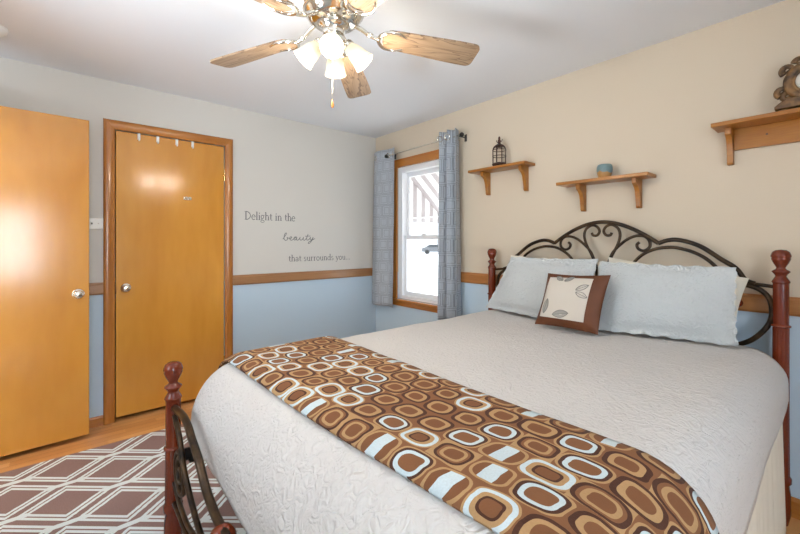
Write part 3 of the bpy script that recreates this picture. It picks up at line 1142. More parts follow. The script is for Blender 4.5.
def leaf(cu_, cv_, ang, ln, wd, solid=True):
    """a leaf in panel fractions, sewn on the panel"""
    def on(a, b, h):
        ca, sa = math.cos(ang), math.sin(ang)
        uu = U0 + (U1 - U0) * (cu_ + a * ca - b * sa)
        vv = V0 + (V1 - V0) * (cv_ + a * sa + b * ca)
        return pt(uu, vv, 1) + nrm * (0.0025 + h)
    bm = bmesh.new()
    N = 14
    edge = lambda t: wd * math.sin(PI * t) ** 0.8
    if solid:
        for k in range(N):
            q = []
            for t, s in ((k / N, -1), ((k + 1) / N, -1), ((k + 1) / N, 1), (k / N, 1)):
                q.append(bm.verts.new(on((t - 0.5) * ln, s * edge(t), 0.0012)))
            bm.faces.new(q)
        bmesh.ops.remove_doubles(bm, verts=bm.verts, dist=1e-5)
        o = obj('leaf', bm, 'leaf_grey', panel)
        bm = bmesh.new()
    up = [on((k / N - 0.5) * ln, edge(k / N), 0.001) for k in range(N + 1)]
    dn = [on((k / N - 0.5) * ln, -edge(k / N), 0.001) for k in range(N, -1, -1)]
    add_tube(bm, up + dn[1:-1], 0.0016, 6, closed=True)
    add_tube(bm, [on((k / N - 0.5) * ln, 0, 0.0014) for k in range(N + 1)], 0.0013, 6)
    if not solid:
        obj('leaf', bm, 'leaf_line', panel)
    else:
        obj('leaf_outline', bm, 'leaf_line', panel)


leaf(0.115, 0.26, R(84), 0.36, 0.065)
leaf(0.50, 0.115, R(12), 0.36, 0.085)
leaf(0.27, 0.97, R(152), 0.22, 0.05)
leaf(0.50, 0.96, R(35), 0.22, 0.05)
leaf(0.84, 0.76, R(30), 0.27, 0.055, False)
leaf(0.86, 0.59, R(-22), 0.27, 0.055, False)


# ------------------------------------------------------------------ shelves on the headboard wall
def bracket(xc, zt, depth, drop, parent, th=0.024):
    d, h = depth, drop
    prof = [(0, zt), (-d, zt), (-d, zt - 0.018), (-d * 0.97, zt - 0.030), (-d * 0.80, zt - 0.038), (-d * 0.62, zt - 0.052), (-d * 0.50, zt - h * 0.42), (-d * 0.42, zt - h * 0.60),
            (-d * 0.36, zt - h * 0.80), (-d * 0.33, zt - h * 0.94), (-d * 0.26, zt - h), (0, zt - h)]
    bm = bmesh.new()
    add_prism(bm, prof, 'x', xc - th / 2, xc + th / 2, 0.002)
    obj('bracket', bm, 'pine', parent)


def shelf(x0, x1, zt, depth, label, brk, drop, bd=0.10):
    s = thing('wall_shelf', label, 'shelf', ((x0 + x1) / 2, 0, zt), 'honey pine shelves on the beige wall')
    bm = bmesh.new()
    add_box(bm, x0, x1, -depth, 0.0, zt - 0.020, zt, 0.003)
    obj('shelf_board', bm, 'pine', s)
    for b in brk:
        bracket(b, zt - 0.020, bd, drop, s)
    return s


shelf(1.398, 1.903, 1.836, 0.142, 'pine shelf near the curtain holding the small lantern', (1.502, 1.838), 0.175)
shelf(2.130, 2.658, 1.655, 0.142, 'pine shelf over the headboard holding the blue pot', (2.252, 2.574), 0.168)
s3 = shelf(2.932, 3.90, 1.852, 0.150, 'pine shelf with a back board holding the carved clock', (2.986, 3.846), 0.175, 0.085)
bm = bmesh.new()
add_box(bm, 2.999, 3.833, -0.020, 0.0, 1.728, 1.832, 0.002)
obj('back_board', bm, 'pine', s3)
for xx in (3.121, 3.70):
    bm = bmesh.new()
    add_lathe(bm, [(0.0, 0.002), (0.0045, 0.001), (0.0045, -0.002)], seg=10, mtx=Matrix.Translation((xx, -0.0205, 1.784)) @ Matrix.Rotation(R(90), 4, 'X'))
    obj('screw', bm, 'dark_slot', s3)

# lantern like a small bird cage
LX, LY, LZ = 1.648, -0.075, 1.836
ln = thing('lantern', 'small dark metal cage lantern standing on the pine shelf', 'lantern', (LX, LY, LZ))
bm = bmesh.new()
add_lathe(bm, [(0.0, 0.008), (0.052, 0.008), (0.058, 0.013), (0.058, 0.022), (0.050, 0.028), (0.046, 0.030), (0.0, 0.030)], (LX, LY, LZ), 6)
for k in range(3):
    a = k * 2 * PI / 3 + 0.5
    add_ball(bm, (LX + 0.045 * math.cos(a), LY + 0.045 * math.sin(a), LZ + 0.006), 0.0065, 8)
obj('base', bm, 'lantern', ln)
for k in range(8):
    a = k * PI / 4 + 0.2
    bm = bmesh.new()
    add_tube(bm, spline([(LX + r * math.cos(a), LY + r * math.sin(a), LZ + z) for r, z in ((0.050, 0.028), (0.050, 0.08), (0.050, 0.125), (0.045, 0.143), (0.030, 0.160), (0.012, 0.170))], 4), 0.0034, 6)
    obj('cage_bar', bm, 'lantern', ln)
bm = bmesh.new()
for z in (0.080, 0.126):
    add_tube(bm, [(LX + 0.050 * math.cos(i * PI / 12), LY + 0.050 * math.sin(i * PI / 12), LZ + z) for i in range(24)], 0.0026, 6, closed=True)
obj('hoop', bm, 'lantern', ln)
bm = bmesh.new()
add_lathe(bm, [(0.0, 0.150), (0.034, 0.152), (0.036, 0.157), (0.026, 0.166), (0.013, 0.174), (0.009, 0.182), (0.013, 0.190), (0.012, 0.200), (0.008, 0.208), (0.009, 0.218), (0.006, 0.228), (0.0, 0.232)], (LX, LY, LZ), 16)
obj('cap', bm, 'lantern', ln)
bm = bmesh.new()
for s in (1, -1):
    add_tube(bm, spline([(LX, LY, LZ + 0.188), (LX + s * 0.012, LY, LZ + 0.186), (LX + s * 0.024, LY, LZ + 0.196), (LX + s * 0.026, LY, LZ + 0.206)], 4), 0.003, 6)
obj('handle', bm, 'lantern', ln)

# pot
bm = bmesh.new()
add_lathe(bm, [(0.0, 0.0), (0.032, 0.0), (0.035, 0.006), (0.041, 0.030), (0.044, 0.052), (0.043, 0.068), (0.038, 0.080), (0.034, 0.083), (0.031, 0.081), (0.034, 0.068), (0.034, 0.03), (0.0, 0.02)], (2.408, -0.080, 1.655), 32)
o = obj('ceramic_pot', bm, 'pot')
tag(o, 'small ceramic pot with blue glaze dripping over tan, on the middle shelf', 'pot')

# carved clock on the right shelf
KX, KY, KZ = 3.268, -0.085, 1.852
ck = thing('shelf_clock', 'carved dark gilt clock with scroll ornament on the right shelf', 'clock', (KX, KY, KZ))
for s in (-1, 1):
    bm = bmesh.new(); add_box(bm, KX + s * 0.085 - 0.014, KX + s * 0.085 + 0.014, KY - 0.028, KY + 0.028, KZ, KZ + 0.016, 0.005); obj('foot', bm, 'gilt', ck)
bm = bmesh.new()
add_prism(bm, [(KX - 0.112, KZ + 0.016), (KX + 0.112, KZ + 0.016), (KX + 0.112, KZ + 0.028), (KX + 0.095, KZ + 0.042), (KX + 0.072, KZ + 0.058), (KX - 0.072, KZ + 0.058), (KX - 0.095, KZ + 0.042), (KX - 0.112, KZ + 0.028)], 'y', KY - 0.034, KY + 0.034, 0.003)
obj('base', bm, 'gilt', ck)
RC = Vector((KX, KY - 0.010, KZ + 0.128))
def ringpts(r, y, n=36): return [(RC.x + r * math.cos(2 * PI * i / n), y, RC.z + r * math.sin(2 * PI * i / n)) for i in range(n)]
bm = bmesh.new()
add_tube(bm, ringpts(0.069, RC.y), 0.018, 10, closed=True)
add_tube(bm, ringpts(0.053, RC.y - 0.006), 0.007, 8, closed=True)
obj('bezel', bm, 'gilt', ck)
bm = bmesh.new()
add_lathe(bm, [(0.0, 0.0), (0.050, 0.0), (0.062, -0.01), (0.062, -0.03), (0.0, -0.03)], seg=32, mtx=Matrix.Translation(RC) @ Matrix.Rotation(R(90), 4, 'X'))
obj('dial', bm, 'dial', ck)
def curlbm(cx, cz, r, a0, turns, th, y):
    bm = bmesh.new()
    P = []
    for i in range(19):
        t = i / 18
        a = a0 + turns * 2 * PI * t
        q = r * (1 - 0.78 * t)
        P.append((cx + q * math.cos(a), y, cz + q * math.sin(a)))
    add_tube(bm, P, lambda t: th * (1 - 0.4 * t), 8)
    return bm
for s in (-1, 1):
    for cx, cz, r, a0, tn, th in ((0.088, 0.098, 0.022, -1.2, 1.1, 0.013), (0.072, 0.072, 0.024, 2.6, -0.9, 0.014), (0.070, 0.192, 0.023, -0.9, 1.0, 0.013), (0.032, 0.216, 0.020, 0.0, 1.0, 0.012)):
        bm = curlbm(0, 0, r, a0, tn, th, 0)
        for v in bm.verts: v.co = Vector((KX + s * (cx + v.co.x), KY + v.co.y, KZ + cz + v.co.z))
        if s < 0: bmesh.ops.reverse_faces(bm, faces=bm.faces)
        obj('scroll_ornament', bm, 'gilt', ck)
bm = bmesh.new()
add_ball(bm, (KX, KY, KZ + 0.232), 0.020, 12, (1, 0.6, 1.2))
obj('crest', bm, 'gilt', ck)
for ang, l_ in ((R(60), 0.036), (R(-20), 0.026)):
    bm = bmesh.new(); add_tube(bm, [RC + Vector((0, -0.013, 0)), RC + Vector((l_ * math.sin(ang), -0.013, l_ * math.cos(ang)))], 0.0016, 6); obj('hand', bm, 'dark_slot', ck)


# ------------------------------------------------------------------ curtains
RODY, RODZ = -0.085, 2.150
rd = thing('curtain_rod', 'thin dark metal curtain rod above the window', 'curtain rod', (0.73, RODY, RODZ))
bm = bmesh.new(); add_tube(bm, [(0.300, RODY, RODZ - 0.008), (1.275, RODY, RODZ + 0.004)], 0.0055, 10); obj('rod', bm, 'chrome', rd)
for xx, zz in ((0.292, RODZ - 0.008), (1.288, RODZ + 0.004)):
    bm = bmesh.new(); add_ball(bm, (xx, RODY, zz), 0.020, 12); obj('rod_end', bm, 'black', rd)
for xx in (0.335, 1.262):
    bm = bmesh.new()
    add_tube(bm, [(xx, RODY, RODZ - 0.004), (xx, -0.001, RODZ - 0.004)], 0.005, 8)
    add_box(bm, xx - 0.012, xx + 0.012, -0.006, 0.0, RODZ - 0.034, RODZ + 0.026, 0.002)
    obj('rod_bracket', bm, 'dark_slot', rd)


def curtain(xa, xb, xa2, xb2, zt, zb, folds, amp, label, grs, ph=0.0, y0=RODY):
    ct = thing('curtain', label, 'curtain', ((xa + xb) / 2, y0, zb), 'blue grey curtains at the window')
    def pt(u, v):
        x = (xa + (xb - xa) * u) * (1 - v) + (xa2 + (xb2 - xa2) * u) * v
        a = amp * (0.85 + 0.25 * v)
        w = math.sin(u * folds * 2 * PI + ph)
        w = math.copysign(abs(w) ** 0.75, w)
        y = y0 + a * w + 0.004 * noise.noise((u * 6, v * 5, ph))
        x += 0.010 * math.sin(u * folds * 4 * PI + 2 * ph) * (0.6 if folds > 1 else 0)
        return (x, y, zt + (zb - zt) * v)
    wid = (xb - xa) * (1 + folds * amp * 9)
    bm = bmesh.new()
    add_grid(bm, 80, 40, pt, lambda u, v: (u * wid, (1 - v) * (zt - zb)))
    o = obj('curtain_panel', bm, 'curtain', ct, angle=80)
    so = o.modifiers.new('cloth_thickness', 'SOLIDIFY'); so.thickness = 0.0025; so.offset = 0
    vz = (zt - RODZ) / (zt - zb)
    for gu in grs:
        p = Vector(pt(gu, vz)); q = Vector(pt(gu + 0.01, vz))
        d = (q - p); d.z = 0; d.normalize()
        bm = bmesh.new()
        add_tube(bm, [p + (d * math.cos(2 * PI * i / 20) + Vector((0, 0, 1)) * math.sin(2 * PI * i / 20)) * 0.024 for i in range(20)], 0.0055, 8, closed=True)
        obj('grommet', bm, 'chrome', ct)


curtain(0.075, 0.424, 0.030, 0.400, 2.213, 0.612, 1.15, 0.022, 'blue grey grommet curtain hanging left of the window by the corner', (0.12, 0.64, 0.92), 2.5)
curtain(1.020, 1.248, 1.000, 1.275, 2.213, 0.605, 2.6, 0.056, 'blue grey grommet curtain bunched right of the window near the lantern shelf', (0.1, 0.29, 0.48, 0.67, 0.87), 0.4)

# ------------------------------------------------------------------ wall lettering
def arc(cx, cy, rx, ry, a0, a1, n=12):
    return [(cx + rx * math.cos(R(a0 + (a1 - a0) * i / n)), cy + ry * math.sin(R(a0 + (a1 - a0) * i / n))) for i in range(n + 1)]
TK, TN_ = 0.20, 0.09
def srf(x, y, w=0.26): return ([(x - w, y), (x + w, y)], TN_)
G = {
    'D': (1.50, [([(0.28, 0), (0.28, 1.62)], TK), (arc(0.28, 0.81, 0.98, 0.81, -90, 90), 0.14), srf(0.25, 0.03), srf(0.25, 1.59)]),
    'e': (0.92, [(arc(0.44, 0.5, 0.38, 0.5, 5, 318), 0.14), ([(0.08, 0.56), (0.82, 0.56)], TN_)]),
    'l': (0.56, [([(0.27, 0), (0.27, 1.65)], TK), srf(0.27, 0.03, 0.24), ([(0.05, 1.60), (0.27, 1.62)], TN_)]),
    'i': (0.56, [([(0.27, 0), (0.27, 1.0)], TK), srf(0.27, 0.03, 0.24), ([(0.06, 0.97), (0.27, 0.97)], TN_), ([(0.17, 1.38), (0.37, 1.38)], 0.2)]),
    'g': (0.92, [(arc(0.40, 0.66, 0.30, 0.34, 0, 360), 0.13), (arc(0.42, -0.26, 0.40, 0.24, 0, 360), 0.10), ([(0.25, 0.35), (0.18, 0.18), (0.30, 0.04), (0.60, -0.02)], 0.11), ([(0.62, 0.90), (0.86, 1.0)], 0.10)]),
    'h': (1.12, [([(0.26, 0), (0.26, 1.65)], TK), (arc(0.56, 0.62, 0.30, 0.36, 170, 0), 0.13), ([(0.86, 0.65), (0.86, 0)], TK), srf(0.26, 0.03, 0.22), srf(0.86, 0.03, 0.22), ([(0.04, 1.60), (0.26, 1.62)], TN_)]),
    't': (0.68, [([(0.30, 0.22), (0.30, 1.32)], TK), (arc(0.50, 0.24, 0.20, 0.22, 180, 320), 0.11), ([(0.04, 0.96), (0.62, 0.96)], 0.10)]),
    'n': (1.12, [([(0.26, 0), (0.26, 1.0)], TK), (arc(0.56, 0.62, 0.30, 0.36, 170, 0), 0.13), ([(0.86, 0.65), (0.86, 0)], TK), srf(0.26, 0.03, 0.22), srf(0.86, 0.03, 0.22), ([(0.04, 0.97), (0.26, 0.97)], TN_)]),
    'a': (0.92, [(arc(0.40, 0.70, 0.28, 0.28, 160, 0), 0.12), ([(0.68, 0.70), (0.68, 0.15), (0.80, 0.03)], TK), (arc(0.40, 0.27, 0.30, 0.26, 60, 330), 0.13)]),
    's': (0.74, [(arc(0.36, 0.74, 0.24, 0.24, 40, 250), 0.12), (arc(0.36, 0.26, 0.26, 0.25, 80, -150), 0.14)]),
    'u': (1.12, [([(0.26, 1.0), (0.26, 0.36)], TK), (arc(0.54, 0.36, 0.28, 0.34, 180, 350), 0.12), ([(0.86, 1.0), (0.86, 0.03), (1.0, 0.03)], TK * 0.9), ([(0.06, 0.97), (0.26, 0.97)], TN_), ([(0.66, 0.97), (0.86, 0.97)], TN_)]),
    'r': (0.80, [([(0.26, 0), (0.26, 1.0)], TK), (arc(0.52, 0.66, 0.26, 0.30, 175, 50), 0.12), srf(0.26, 0.03, 0.22), ([(0.04, 0.97), (0.26, 0.97)], TN_)]),
    'o': (0.98, [(arc(0.48, 0.5, 0.38, 0.48, 0, 360, 20), 0.15)]),
    'd': (1.08, [(arc(0.44, 0.48, 0.36, 0.46, 40, 320), 0.14), ([(0.80, 1.65), (0.80, 0.03), (0.98, 0.03)], TK), ([(0.58, 1.60), (0.80, 1.62)], TN_)]),
    'y': (1.0, [([(0.14, 0.98), (0.52, 0.06)], TK * 0.9), ([(0.90, 0.98), (0.46, -0.20), (0.26, -0.46), (0.08, -0.42)], 0.11), ([(0.0, 0.97), (0.34, 0.97)], TN_), ([(0.70, 0.97), (1.02, 0.97)], TN_)]),
    '.': (0.50, [([(0.16, 0.08), (0.34, 0.08)], 0.18)]),
    ' ': (0.62, []),
}


def ribbon(bm, pts, w, x=0.0002, h=0.0007):
    """a flat vinyl stroke on the left wall: pts in (y, z)"""
    n = len(pts)
    A, B = [], []
    for i in range(n):
        p = Vector(pts[i])
        d = (Vector(pts[min(i + 1, n - 1)]) - Vector(pts[max(i - 1, 0)]))
        d.normalize()
        q = Vector((-d.y, d.x)) * w / 2
        for sgn, lst in ((1, A), (-1, B)):
            r_ = p + q * sgn
            lst.append((bm.verts.new((x, r_.x, r_.y)), bm.verts.new((x + h, r_.x, r_.y))))
    for i in range(n - 1):
        bm.faces.new((A[i][1], B[i][1], B[i + 1][1], A[i + 1][1]))
        bm.faces.new((A[i][0], A[i][1], A[i + 1][1], A[i + 1][0]))
        bm.faces.new((B[i][1], B[i][0], B[i + 1][0], B[i + 1][1]))
    bm.faces.new((A[0][0], B[0][0], B[0][1], A[0][1]))
    bm.faces.new((A[-1][0], A[-1][1], B[-1][1], B[-1][0]))


dec = thing('wall_lettering', 'grey vinyl lettering on the left wall above the chair rail', 'wall decal', (0, -0.87, 1.07))


def write(text, ya, yb, zb, xh):
    total = sum(G[c][0] for c in text)
    k = (yb - ya) / total
    cur = ya
    word = bmesh.new()
    for c in text + ' ':
        adv, strokes = G[c]
        if c == ' ':
            if word.verts:
                obj('word', word, 'lettering', dec, smooth=False)
                word = bmesh.new()
        for pts, w in strokes:
            ribbon(word, [(cur + px_ * k, zb + py_ * xh) for px_, py_ in pts], w * xh * 1.05)
        cur += adv * k


write('Delight in the', -1.402, -0.938, 1.463, 0.043)
write('that surrounds you...', -1.006, -0.330, 1.090, 0.037)
# 'beauty' in a running hand
B_ = [(0.0, 0.30), (0.18, 0.85), (0.42, 1.55), (0.36, 1.75), (0.22, 1.45), (0.14, 0.60), (0.22, 0.12), (0.46, 0.10), (0.58, 0.42), (0.48, 0.68), (0.62, 0.60), (0.86, 0.46),
      (1.06, 0.66), (1.00, 0.88), (0.84, 0.70), (0.86, 0.22), (1.06, 0.08), (1.32, 0.40), (1.62, 0.82), (1.42, 0.80), (1.30, 0.36), (1.44, 0.10), (1.62, 0.40), (1.70, 0.78), (1.66, 0.20), (1.82, 0.10), (2.02, 0.50),
      (2.10, 0.80), (2.06, 0.26), (2.24, 0.10), (2.44, 0.46), (2.52, 0.80), (2.48, 0.22), (2.66, 0.10), (2.92, 0.70), (3.10, 1.50), (2.92, 0.62), (2.96, 0.14), (3.16, 0.20), (3.34, 0.56),
      (3.42, 0.82), (3.38, 0.34), (3.54, 0.20), (3.76, 0.80), (3.62, 0.10), (3.30, -0.60), (3.12, -0.66), (3.20, -0.36), (3.60, 0.10), (4.0, 0.50)]
bm = bmesh.new()
hs = spline([(a, b, 0) for a, b in B_], 5)
ribbon(bm, [(-1.060 + p.x * 0.325 / 4.0, 1.283 + p.y * 0.040) for p in hs], 0.0062)
ribbon(bm, [(-1.060 + a * 0.325 / 4.0, 1.283 + b * 0.040) for a, b in ((2.72, 1.02), (3.40, 1.10))], 0.0055)
obj('word', bm, 'lettering', dec, smooth=False)

# ------------------------------------------------------------------ small fittings on the left wall
sw = thing('light_switch', 'white switch plate on the wall between the two doors', 'switch', (0, -2.420, 1.397))
bm = bmesh.new(); add_box(bm, 0.0, 0.006, -2.478, -2.363, 1.358, 1.434, 0.0025); obj('switch_plate', bm, 'white_plastic', sw)
bm = bmesh.new(); add_box(bm, 0.006, 0.018, -2.432, -2.424, 1.390, 1.402, 0.002, mtx=None); obj('toggle', bm, 'dark_slot', sw)
for yy in (-2.455, -2.393):
    bm = bmesh.new(); add_ball(bm, (0.006, yy, 1.396), 0.003, 8, (0.4, 1, 1)); obj('screw', bm, 'chrome', sw)
HK = ['white over-door hook on the closet door, first from the knob side', 'white over-door hook on the closet door, second from the knob side',
      'white over-door hook on the closet door, third from the knob side', 'white over-door hook on the closet door, nearest the hinges']
for yy, lab in zip((-2.158, -2.040, -1.914, -1.804), HK):
    bm = bmesh.new()
    add_box(bm, -0.003, 0.0015, yy - 0.009, yy + 0.009, 2.016, 2.0625, 0.0008)
    add_box(bm, -0.036, 0.0015, yy - 0.009, yy + 0.009, 2.0585, 2.0625, 0.0008)
    P = [(0.001, yy, 2.020), (0.006, yy, 2.010), (0.016, yy, 2.010), (0.020, yy, 2.022)]
    add_tube(bm, spline(P, 4), 0.005, 8)
    tag(obj('door_hook', bm, 'white_enamel'), lab, 'hook', 'white hooks over the closet door')
bm = bmesh.new()
add_box(bm, -0.004, 0.0, -1.868, -1.812, 1.598, 1.622, 0.0018)
add_tube(bm, spline([(0.0, -1.83, 1.612), (0.014, -1.83, 1.604), (0.02, -1.83, 1.612), (0.022, -1.83, 1.622)], 4), 0.0035, 8)
add_tube(bm, spline([(0.0, -1.852, 1.612), (0.014, -1.852, 1.604), (0.02, -1.852, 1.612), (0.022, -1.852, 1.622)], 4), 0.0035, 8)
tag(obj('adhesive_hook', bm, 'chrome'), 'small silvery double hook stuck on the face of the closet door', 'hook')

# smoke detector at the left edge
sd = thing('smoke_detector', 'white round smoke detector on the ceiling', 'smoke detector', (0.455, -2.865, 2.40))
bm = bmesh.new(); add_lathe(bm, [(0.0, 2.40), (0.070, 2.40), (0.070, 2.388), (0.066, 2.380), (0.052, 2.366), (0.020, 2.362), (0.0, 2.362)], (0.455, -2.865, 0), 32); obj('housing', bm, 'white_enamel', sd)
bm = bmesh.new(); add_lathe(bm, [(0.0, 2.362), (0.008, 2.362), (0.008, 2.358), (0.0, 2.358)], (0.475, -2.845, 0), 12); obj('test_button', bm, 'white_plastic', sd)

# ------------------------------------------------------------------ ceiling fan
FX, FYc = 2.002, -1.721
rv, dv_ = Vector((0.6494, 0.7604, 0)), Vector((-0.7604, 0.6494, 0))
fan = thing('ceiling_fan', 'five bladed ceiling fan with oak blades and four lit glass shades', 'ceiling fan', (FX, FYc, 2.40))
bm = bmesh.new()
add_lathe(bm, [(0.0, 2.40), (0.075, 2.40), (0.078, 2.39), (0.070, 2.365), (0.045, 2.345), (0.030, 2.335), (0.018, 2.33), (0.018, 2.30)], (FX, FYc, 0), 32)
obj('canopy', bm, 'chrome', fan)
bm = bmesh.new()
add_lathe(bm, [(0.018, 2.31), (0.050, 2.305), (0.085, 2.295), (0.108, 2.275), (0.116, 2.250), (0.116, 2.225), (0.122, 2.220), (0.122, 2.205), (0.114, 2.198), (0.105, 2.180), (0.085, 2.165), (0.060, 2.160), (0.058, 2.150), (0.0, 2.150)], (FX, FYc, 0), 40)
obj('motor_housing', bm, 'chrome', fan)
bm = bmesh.new()
add_tube(bm, [(FX + 0.119 * math.cos(i * PI / 20), FYc + 0.119 * math.sin(i * PI / 20), 2.2125) for i in range(40)], 0.0055, 8, closed=True)
add_tube(bm, [(FX + 0.117 * math.cos(i * PI / 20), FYc + 0.117 * math.sin(i * PI / 20), 2.255) for i in range(40)], 0.004, 8, closed=True)
obj('brass_band', bm, 'brass', fan)
bm = bmesh.new()
add_lathe(bm, [(0.062, 2.172), (0.066, 2.162), (0.058, 2.150), (0.046, 2.142), (0.044, 2.112), (0.050, 2.106), (0.056, 2.098), (0.056, 2.080), (0.045, 2.066), (0.020, 2.058), (0.008, 2.048), (0.0, 2.046)], (FX, FYc, 0), 32)
obj('switch_housing', bm, 'chrome', fan)
BZ = 2.145
PITCH = R(-12)


def fan_frame(az):
    d = rv * math.cos(az) + dv_ * math.sin(az)
    s = Vector((0, 0, 1)).cross(d)
    m = Matrix((
        (d.x, s.x, 0, FX), (d.y, s.y, 0, FYc), (0, 0, 1, BZ), (0, 0, 0, 1)))
    return m @ Matrix.Rotation(R(3.6), 4, 'Y') @ Matrix.Rotation(PITCH, 4, 'X')


def blade(az):
    m = fan_frame(az)
    r0, r1 = 0.205, 0.630
    bm = bmesh.new()
    uvl = bm.loops.layers.uv.verify()
    out = []
    N = 10
    def half(r):
        t = (r - r0) / (r1 - r0)
        return 0.052 + 0.016 * min(1, t * 1.3)
    outline = []
    for i in range(9):                         # rounded root
        a = PI / 2 + PI * i / 8
        outline.append((r0 + 0.035 + 0.035 * math.cos(a), half(r0) * math.sin(a)))
    for i in range(1, 9):
        r = r0 + 0.035 + (r1 - 0.03 - r0 - 0.035) * i / 8
        outline.append((r, -half(r)))
    hw = half(r1)
    for i in range(1, 7):
        a = -PI / 2 + PI / 2 * i / 6
        outline.append((r1 - 0.028 + 0.028 * math.cos(a), -hw + 0.028 + 0.028 * math.sin(a)))
    for i in range(7):
        a = PI / 2 * i / 6
        outline.append((r1 - 0.028 + 0.028 * math.cos(a), hw - 0.028 + 0.028 * math.sin(a)))
    for i in range(8, 0, -1):
        r = r0 + 0.035 + (r1 - 0.03 - r0 - 0.035) * i / 8
        outline.append((r, half(r)))
    Tv = [bm.verts.new((x, y, 0.004)) for x, y in outline]
    Bv = [bm.verts.new((x, y, -0.004)) for x, y in outline]
    bm.faces.new(Tv); bm.faces.new(Bv[::-1])
    n = len(outline)
    for i in range(n):
        bm.faces.new((Tv[i], Bv[i], Bv[(i + 1) % n], Tv[(i + 1) % n]))
    bmesh.ops.recalc_face_normals(bm, faces=bm.faces)
    for f in bm.faces:
        for l in f.loops:
            l[uvl].uv = (l.vert.co.x + az * 1.7, l.vert.co.y + az * 0.9)
    bmesh.ops.transform(bm, matrix=m, verts=bm.verts)
    b = obj('blade', bm, 'oak', fan)
    # ornamental blade iron: stem and a horseshoe under the root
    bm = bmesh.new()
    add_tube(bm, spline([(0.080, 0, 0.036), (0.115, 0, 0.022), (0.150, 0, 0.002), (0.185, 0, -0.008)], 5), lambda t: 0.010 - 0.002 * t, 8)
    U = [(0.300, 0.034, -0.007), (0.262, 0.050, -0.007), (0.222, 0.047, -0.008), (0.196, 0.026, -0.008), (0.188, 0.0, -0.008), (0.196, -0.026, -0.008), (0.222, -0.047, -0.008), (0.262, -0.050, -0.007), (0.300, -0.034, -0.007)]
    add_tube(bm, spline(U, 4), lambda t: 0.0035 + 0.005 * math.sin(PI * t), 8)
    add_ball(bm, (0.150, 0, 0.004), 0.014, 10, (1.3, 1, 0.7))
    bmesh.ops.transform(bm, matrix=m, verts=bm.verts)
    obj('blade_iron', bm, 'chrome', b)


for k in range(5):
    blade(R(86 + 72 * k))


def shade(az):
    d = rv * math.cos(az) + dv_ * math.sin(az)
    ax = (d * 0.70 + Vector((0, 0, -0.72))).normalized()
    p0 = Vector((FX, FYc, 2.092)) + d * 0.036
    neck = Vector((FX, FYc, 2.086)) + d * 0.052
    arm = bmesh.new()
    add_tube(arm, spline([p0, p0 + d * 0.016 + Vector((0, 0, 0.004)), neck + ax * 0.004], 4), 0.009, 10)
    q = ax.to_track_quat('Z', 'Y').to_matrix().to_4x4()
    mt = Matrix.Translation(neck) @ q
    add_lathe(arm, [(0.0, -0.004), (0.021, -0.004), (0.025, 0.004), (0.026, 0.016), (0.022, 0.018), (0.0, 0.018)], seg=20, mtx=mt)
    a = obj('lamp_arm', arm, 'chrome', fan)
    bm = bmesh.new()
    prof = [(0.022, 0.012), (0.024, 0.020), (0.030, 0.034), (0.035, 0.053), (0.038, 0.076), (0.042, 0.096), (0.046, 0.106)]
    add_lathe(bm, prof, seg=60, mtx=mt, wob=lambda a_, z: 1 + 0.045 * (0.5 + 0.5 * math.cos(12 * a_)) * min(1, max(0, (z - 0.03) / 0.07)))
    sh = obj('lamp_shade', bm, 'lamp_glass', a, angle=70)
    so = sh.modifiers.new('glass_thickness', 'SOLIDIFY'); so.thickness = 0.003
    bm = bmesh.new()
    add_lathe(bm, [(0.0, 0.018), (0.011, 0.018), (0.012, 0.030), (0.020, 0.048), (0.024, 0.062), (0.021, 0.076), (0.012, 0.086), (0.0, 0.089)], seg=16, mtx=mt)
    obj('bulb', bm, 'bulb', a)
    l = bpy.data.lights.new('lamp_light', 'POINT')
    l.energy = FAN_W
    l.color = (1.0, 0.88, 0.72)
    l.shadow_soft_size = 0.035
    lo = bpy.data.objects.new('lamp_light', l)
    lo.location = neck + ax * 0.15
    C.objects.link(lo)


for k in range(4):
    shade(R(-84 + 90 * k))
bm = bmesh.new()
cp = Vector((FX, FYc, 0)) + rv * -0.006
add_tube(bm, [(cp.x, cp.y, 2.05), (cp.x, cp.y, 1.856)], 0.0009, 6)
pc = obj('pull_chain', bm, 'chrome', fan)
bm = bmesh.new()
add_lathe(bm, [(0.0, 1.858), (0.003, 1.857), (0.0035, 1.848), (0.0058, 1.836), (0.0060, 1.830), (0.004, 1.823), (0.0, 1.821)], (cp.x, cp.y, 0), 12)
obj('chain_pendant', bm, 'casing', pc)

# unseen hall lamp, added to send fill light through the open doorway
l = bpy.data.lights.new('hall_fill', 'POINT'); l.energy = 25; l.color = (1, 0.9, 0.75); l.shadow_soft_size = 0.08
lo = bpy.data.objects.new('hall_fill', l); lo.location = (0.8, -4.0, 2.2); C.objects.link(lo)

# ------------------------------------------------------------------ outdoors, seen through the window
GZ = -0.55
bm = bmesh.new(); add_box(bm, -90, 40, T + 0.02, 120, GZ - 0.2, GZ); struct('ground_outside', bm, 'pavement')
aw = thing('window_awning', 'striped fabric awning over the outside of the window', 'awning', (0.73, 0.17, 2.15))
A0, A1, AD = 0.12, 1.35, 0.72
bm = bmesh.new()
add_grid(bm, 20, 8, lambda u, v: (A0 + (A1 - A0) * u, 0.17 + AD * v, 2.18 - 0.60 * v), lambda u, v: (u * (A1 - A0), v))
o = obj('canopy', bm, 'awning', aw)
o.modifiers.new('cloth_thickness', 'SOLIDIFY').thickness = 0.003
for xx in (A0, A1):
    bm = bmesh.new()
    add_grid(bm, 12, 8, lambda u, v: (xx, 0.17 + AD * u, (2.18 - 0.60 * u) * (1 - v) + 1.50 * v), lambda u, v: (u * 0.9, v))
    o = obj('side_panel', bm, 'awning', aw)
    o.modifiers.new('cloth_thickness', 'SOLIDIFY').thickness = 0.003
bm = bmesh.new()
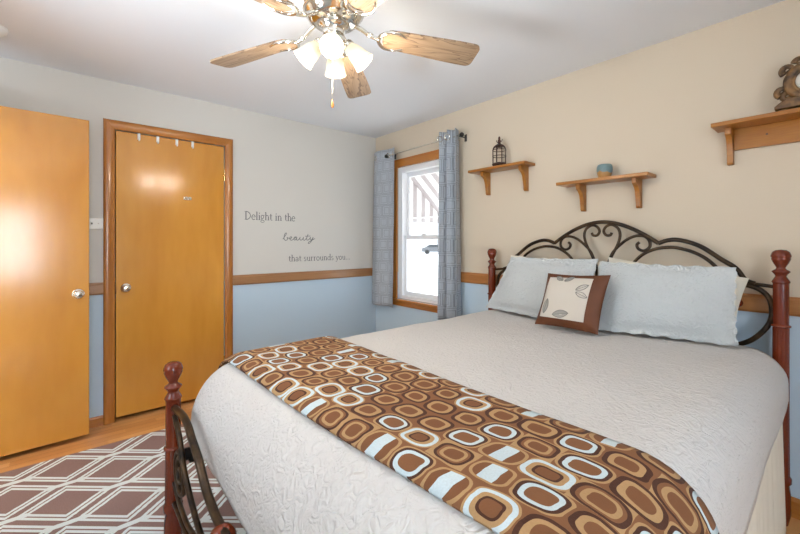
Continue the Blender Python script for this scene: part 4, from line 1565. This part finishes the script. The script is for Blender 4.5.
add_grid(bm, 60, 6, lambda u, v: (A0 + (A1 - A0) * u, 0.17 + AD + 0.004 * v, 1.58 - v * (0.15 + 0.03 * abs(math.sin(u * 7 * PI)))), lambda u, v: (u * (A1 - A0), v))
o = obj('valance', bm, 'awning', aw)
o.modifiers.new('cloth_thickness', 'SOLIDIFY').thickness = 0.003
bm = bmesh.new()
for xx in (A0 + 0.02, A1 - 0.02):
    add_tube(bm, [(xx, 0.16, 1.52), (xx, 0.17 + AD, 1.58)], 0.008, 8)
add_tube(bm, [(A0, 0.17 + AD, 1.575), (A1, 0.17 + AD, 1.575)], 0.008, 8)
obj('awning_frame', bm, 'white_vinyl', aw)

# neighbouring house and a parked car across the street
hs = thing('neighbour_house', 'white sided house across the street seen through the window', 'house', (-47, 42, GZ))
hm = Matrix.Translation((-47, 42, GZ)) @ Matrix.Rotation(R(45), 4, 'Z')
bm = bmesh.new(); add_box(bm, -9, 9, -4, 4, 0, 3.4, mtx=hm); obj('house_wall', bm, 'siding', hs, smooth=False)
bm = bmesh.new(); add_prism(bm, [(-4.6, 3.4), (4.6, 3.4), (0, 6.0)], 'x', -9.4, 9.4, mtx=hm); obj('roof', bm, 'shingle', hs, smooth=False)
for k in (0, 3):
    bm = bmesh.new(); add_box(bm, -8 + k * 4.4, -6.8 + k * 4.4, -4.08, -3.98, 1.1, 2.5, mtx=hm); obj('house_window', bm, 'shingle', hs, smooth=False)
cr = thing('parked_car', 'dark parked car across the street seen through the lower pane', 'car', (-38.1, 40.2, GZ))
cm = Matrix.Translation((-38.1, 40.2, GZ)) @ Matrix.Rotation(R(42), 4, 'Z')
body = [(-2.2, 0.35), (2.2, 0.35), (2.25, 0.75), (2.0, 0.92), (1.1, 1.0), (0.5, 1.42), (-1.0, 1.46), (-1.75, 1.02), (-2.2, 0.95)]
bm = bmesh.new(); add_prism(bm, body, 'y', -0.85, 0.85, 0.06, mtx=cm); obj('car_body', bm, 'car_paint', cr)
bm = bmesh.new(); add_prism(bm, [(-1.45, 1.03), (0.85, 1.03), (0.42, 1.36), (-0.95, 1.39)], 'y', -0.87, 0.87, 0.0, mtx=cm); obj('car_window', bm, 'car_glass', cr)
for xx in (-1.4, 1.4):
    for yy in (-0.8, 0.8):
        bm = bmesh.new()
        add_lathe(bm, [(0.0, -0.1), (0.27, -0.1), (0.33, -0.06), (0.33, 0.06), (0.27, 0.1), (0.0, 0.1)], seg=24, mtx=cm @ Matrix.Translation((xx, yy, 0.33)) @ Matrix.Rotation(R(90), 4, 'X'))
        obj('wheel', bm, 'tyre', cr)
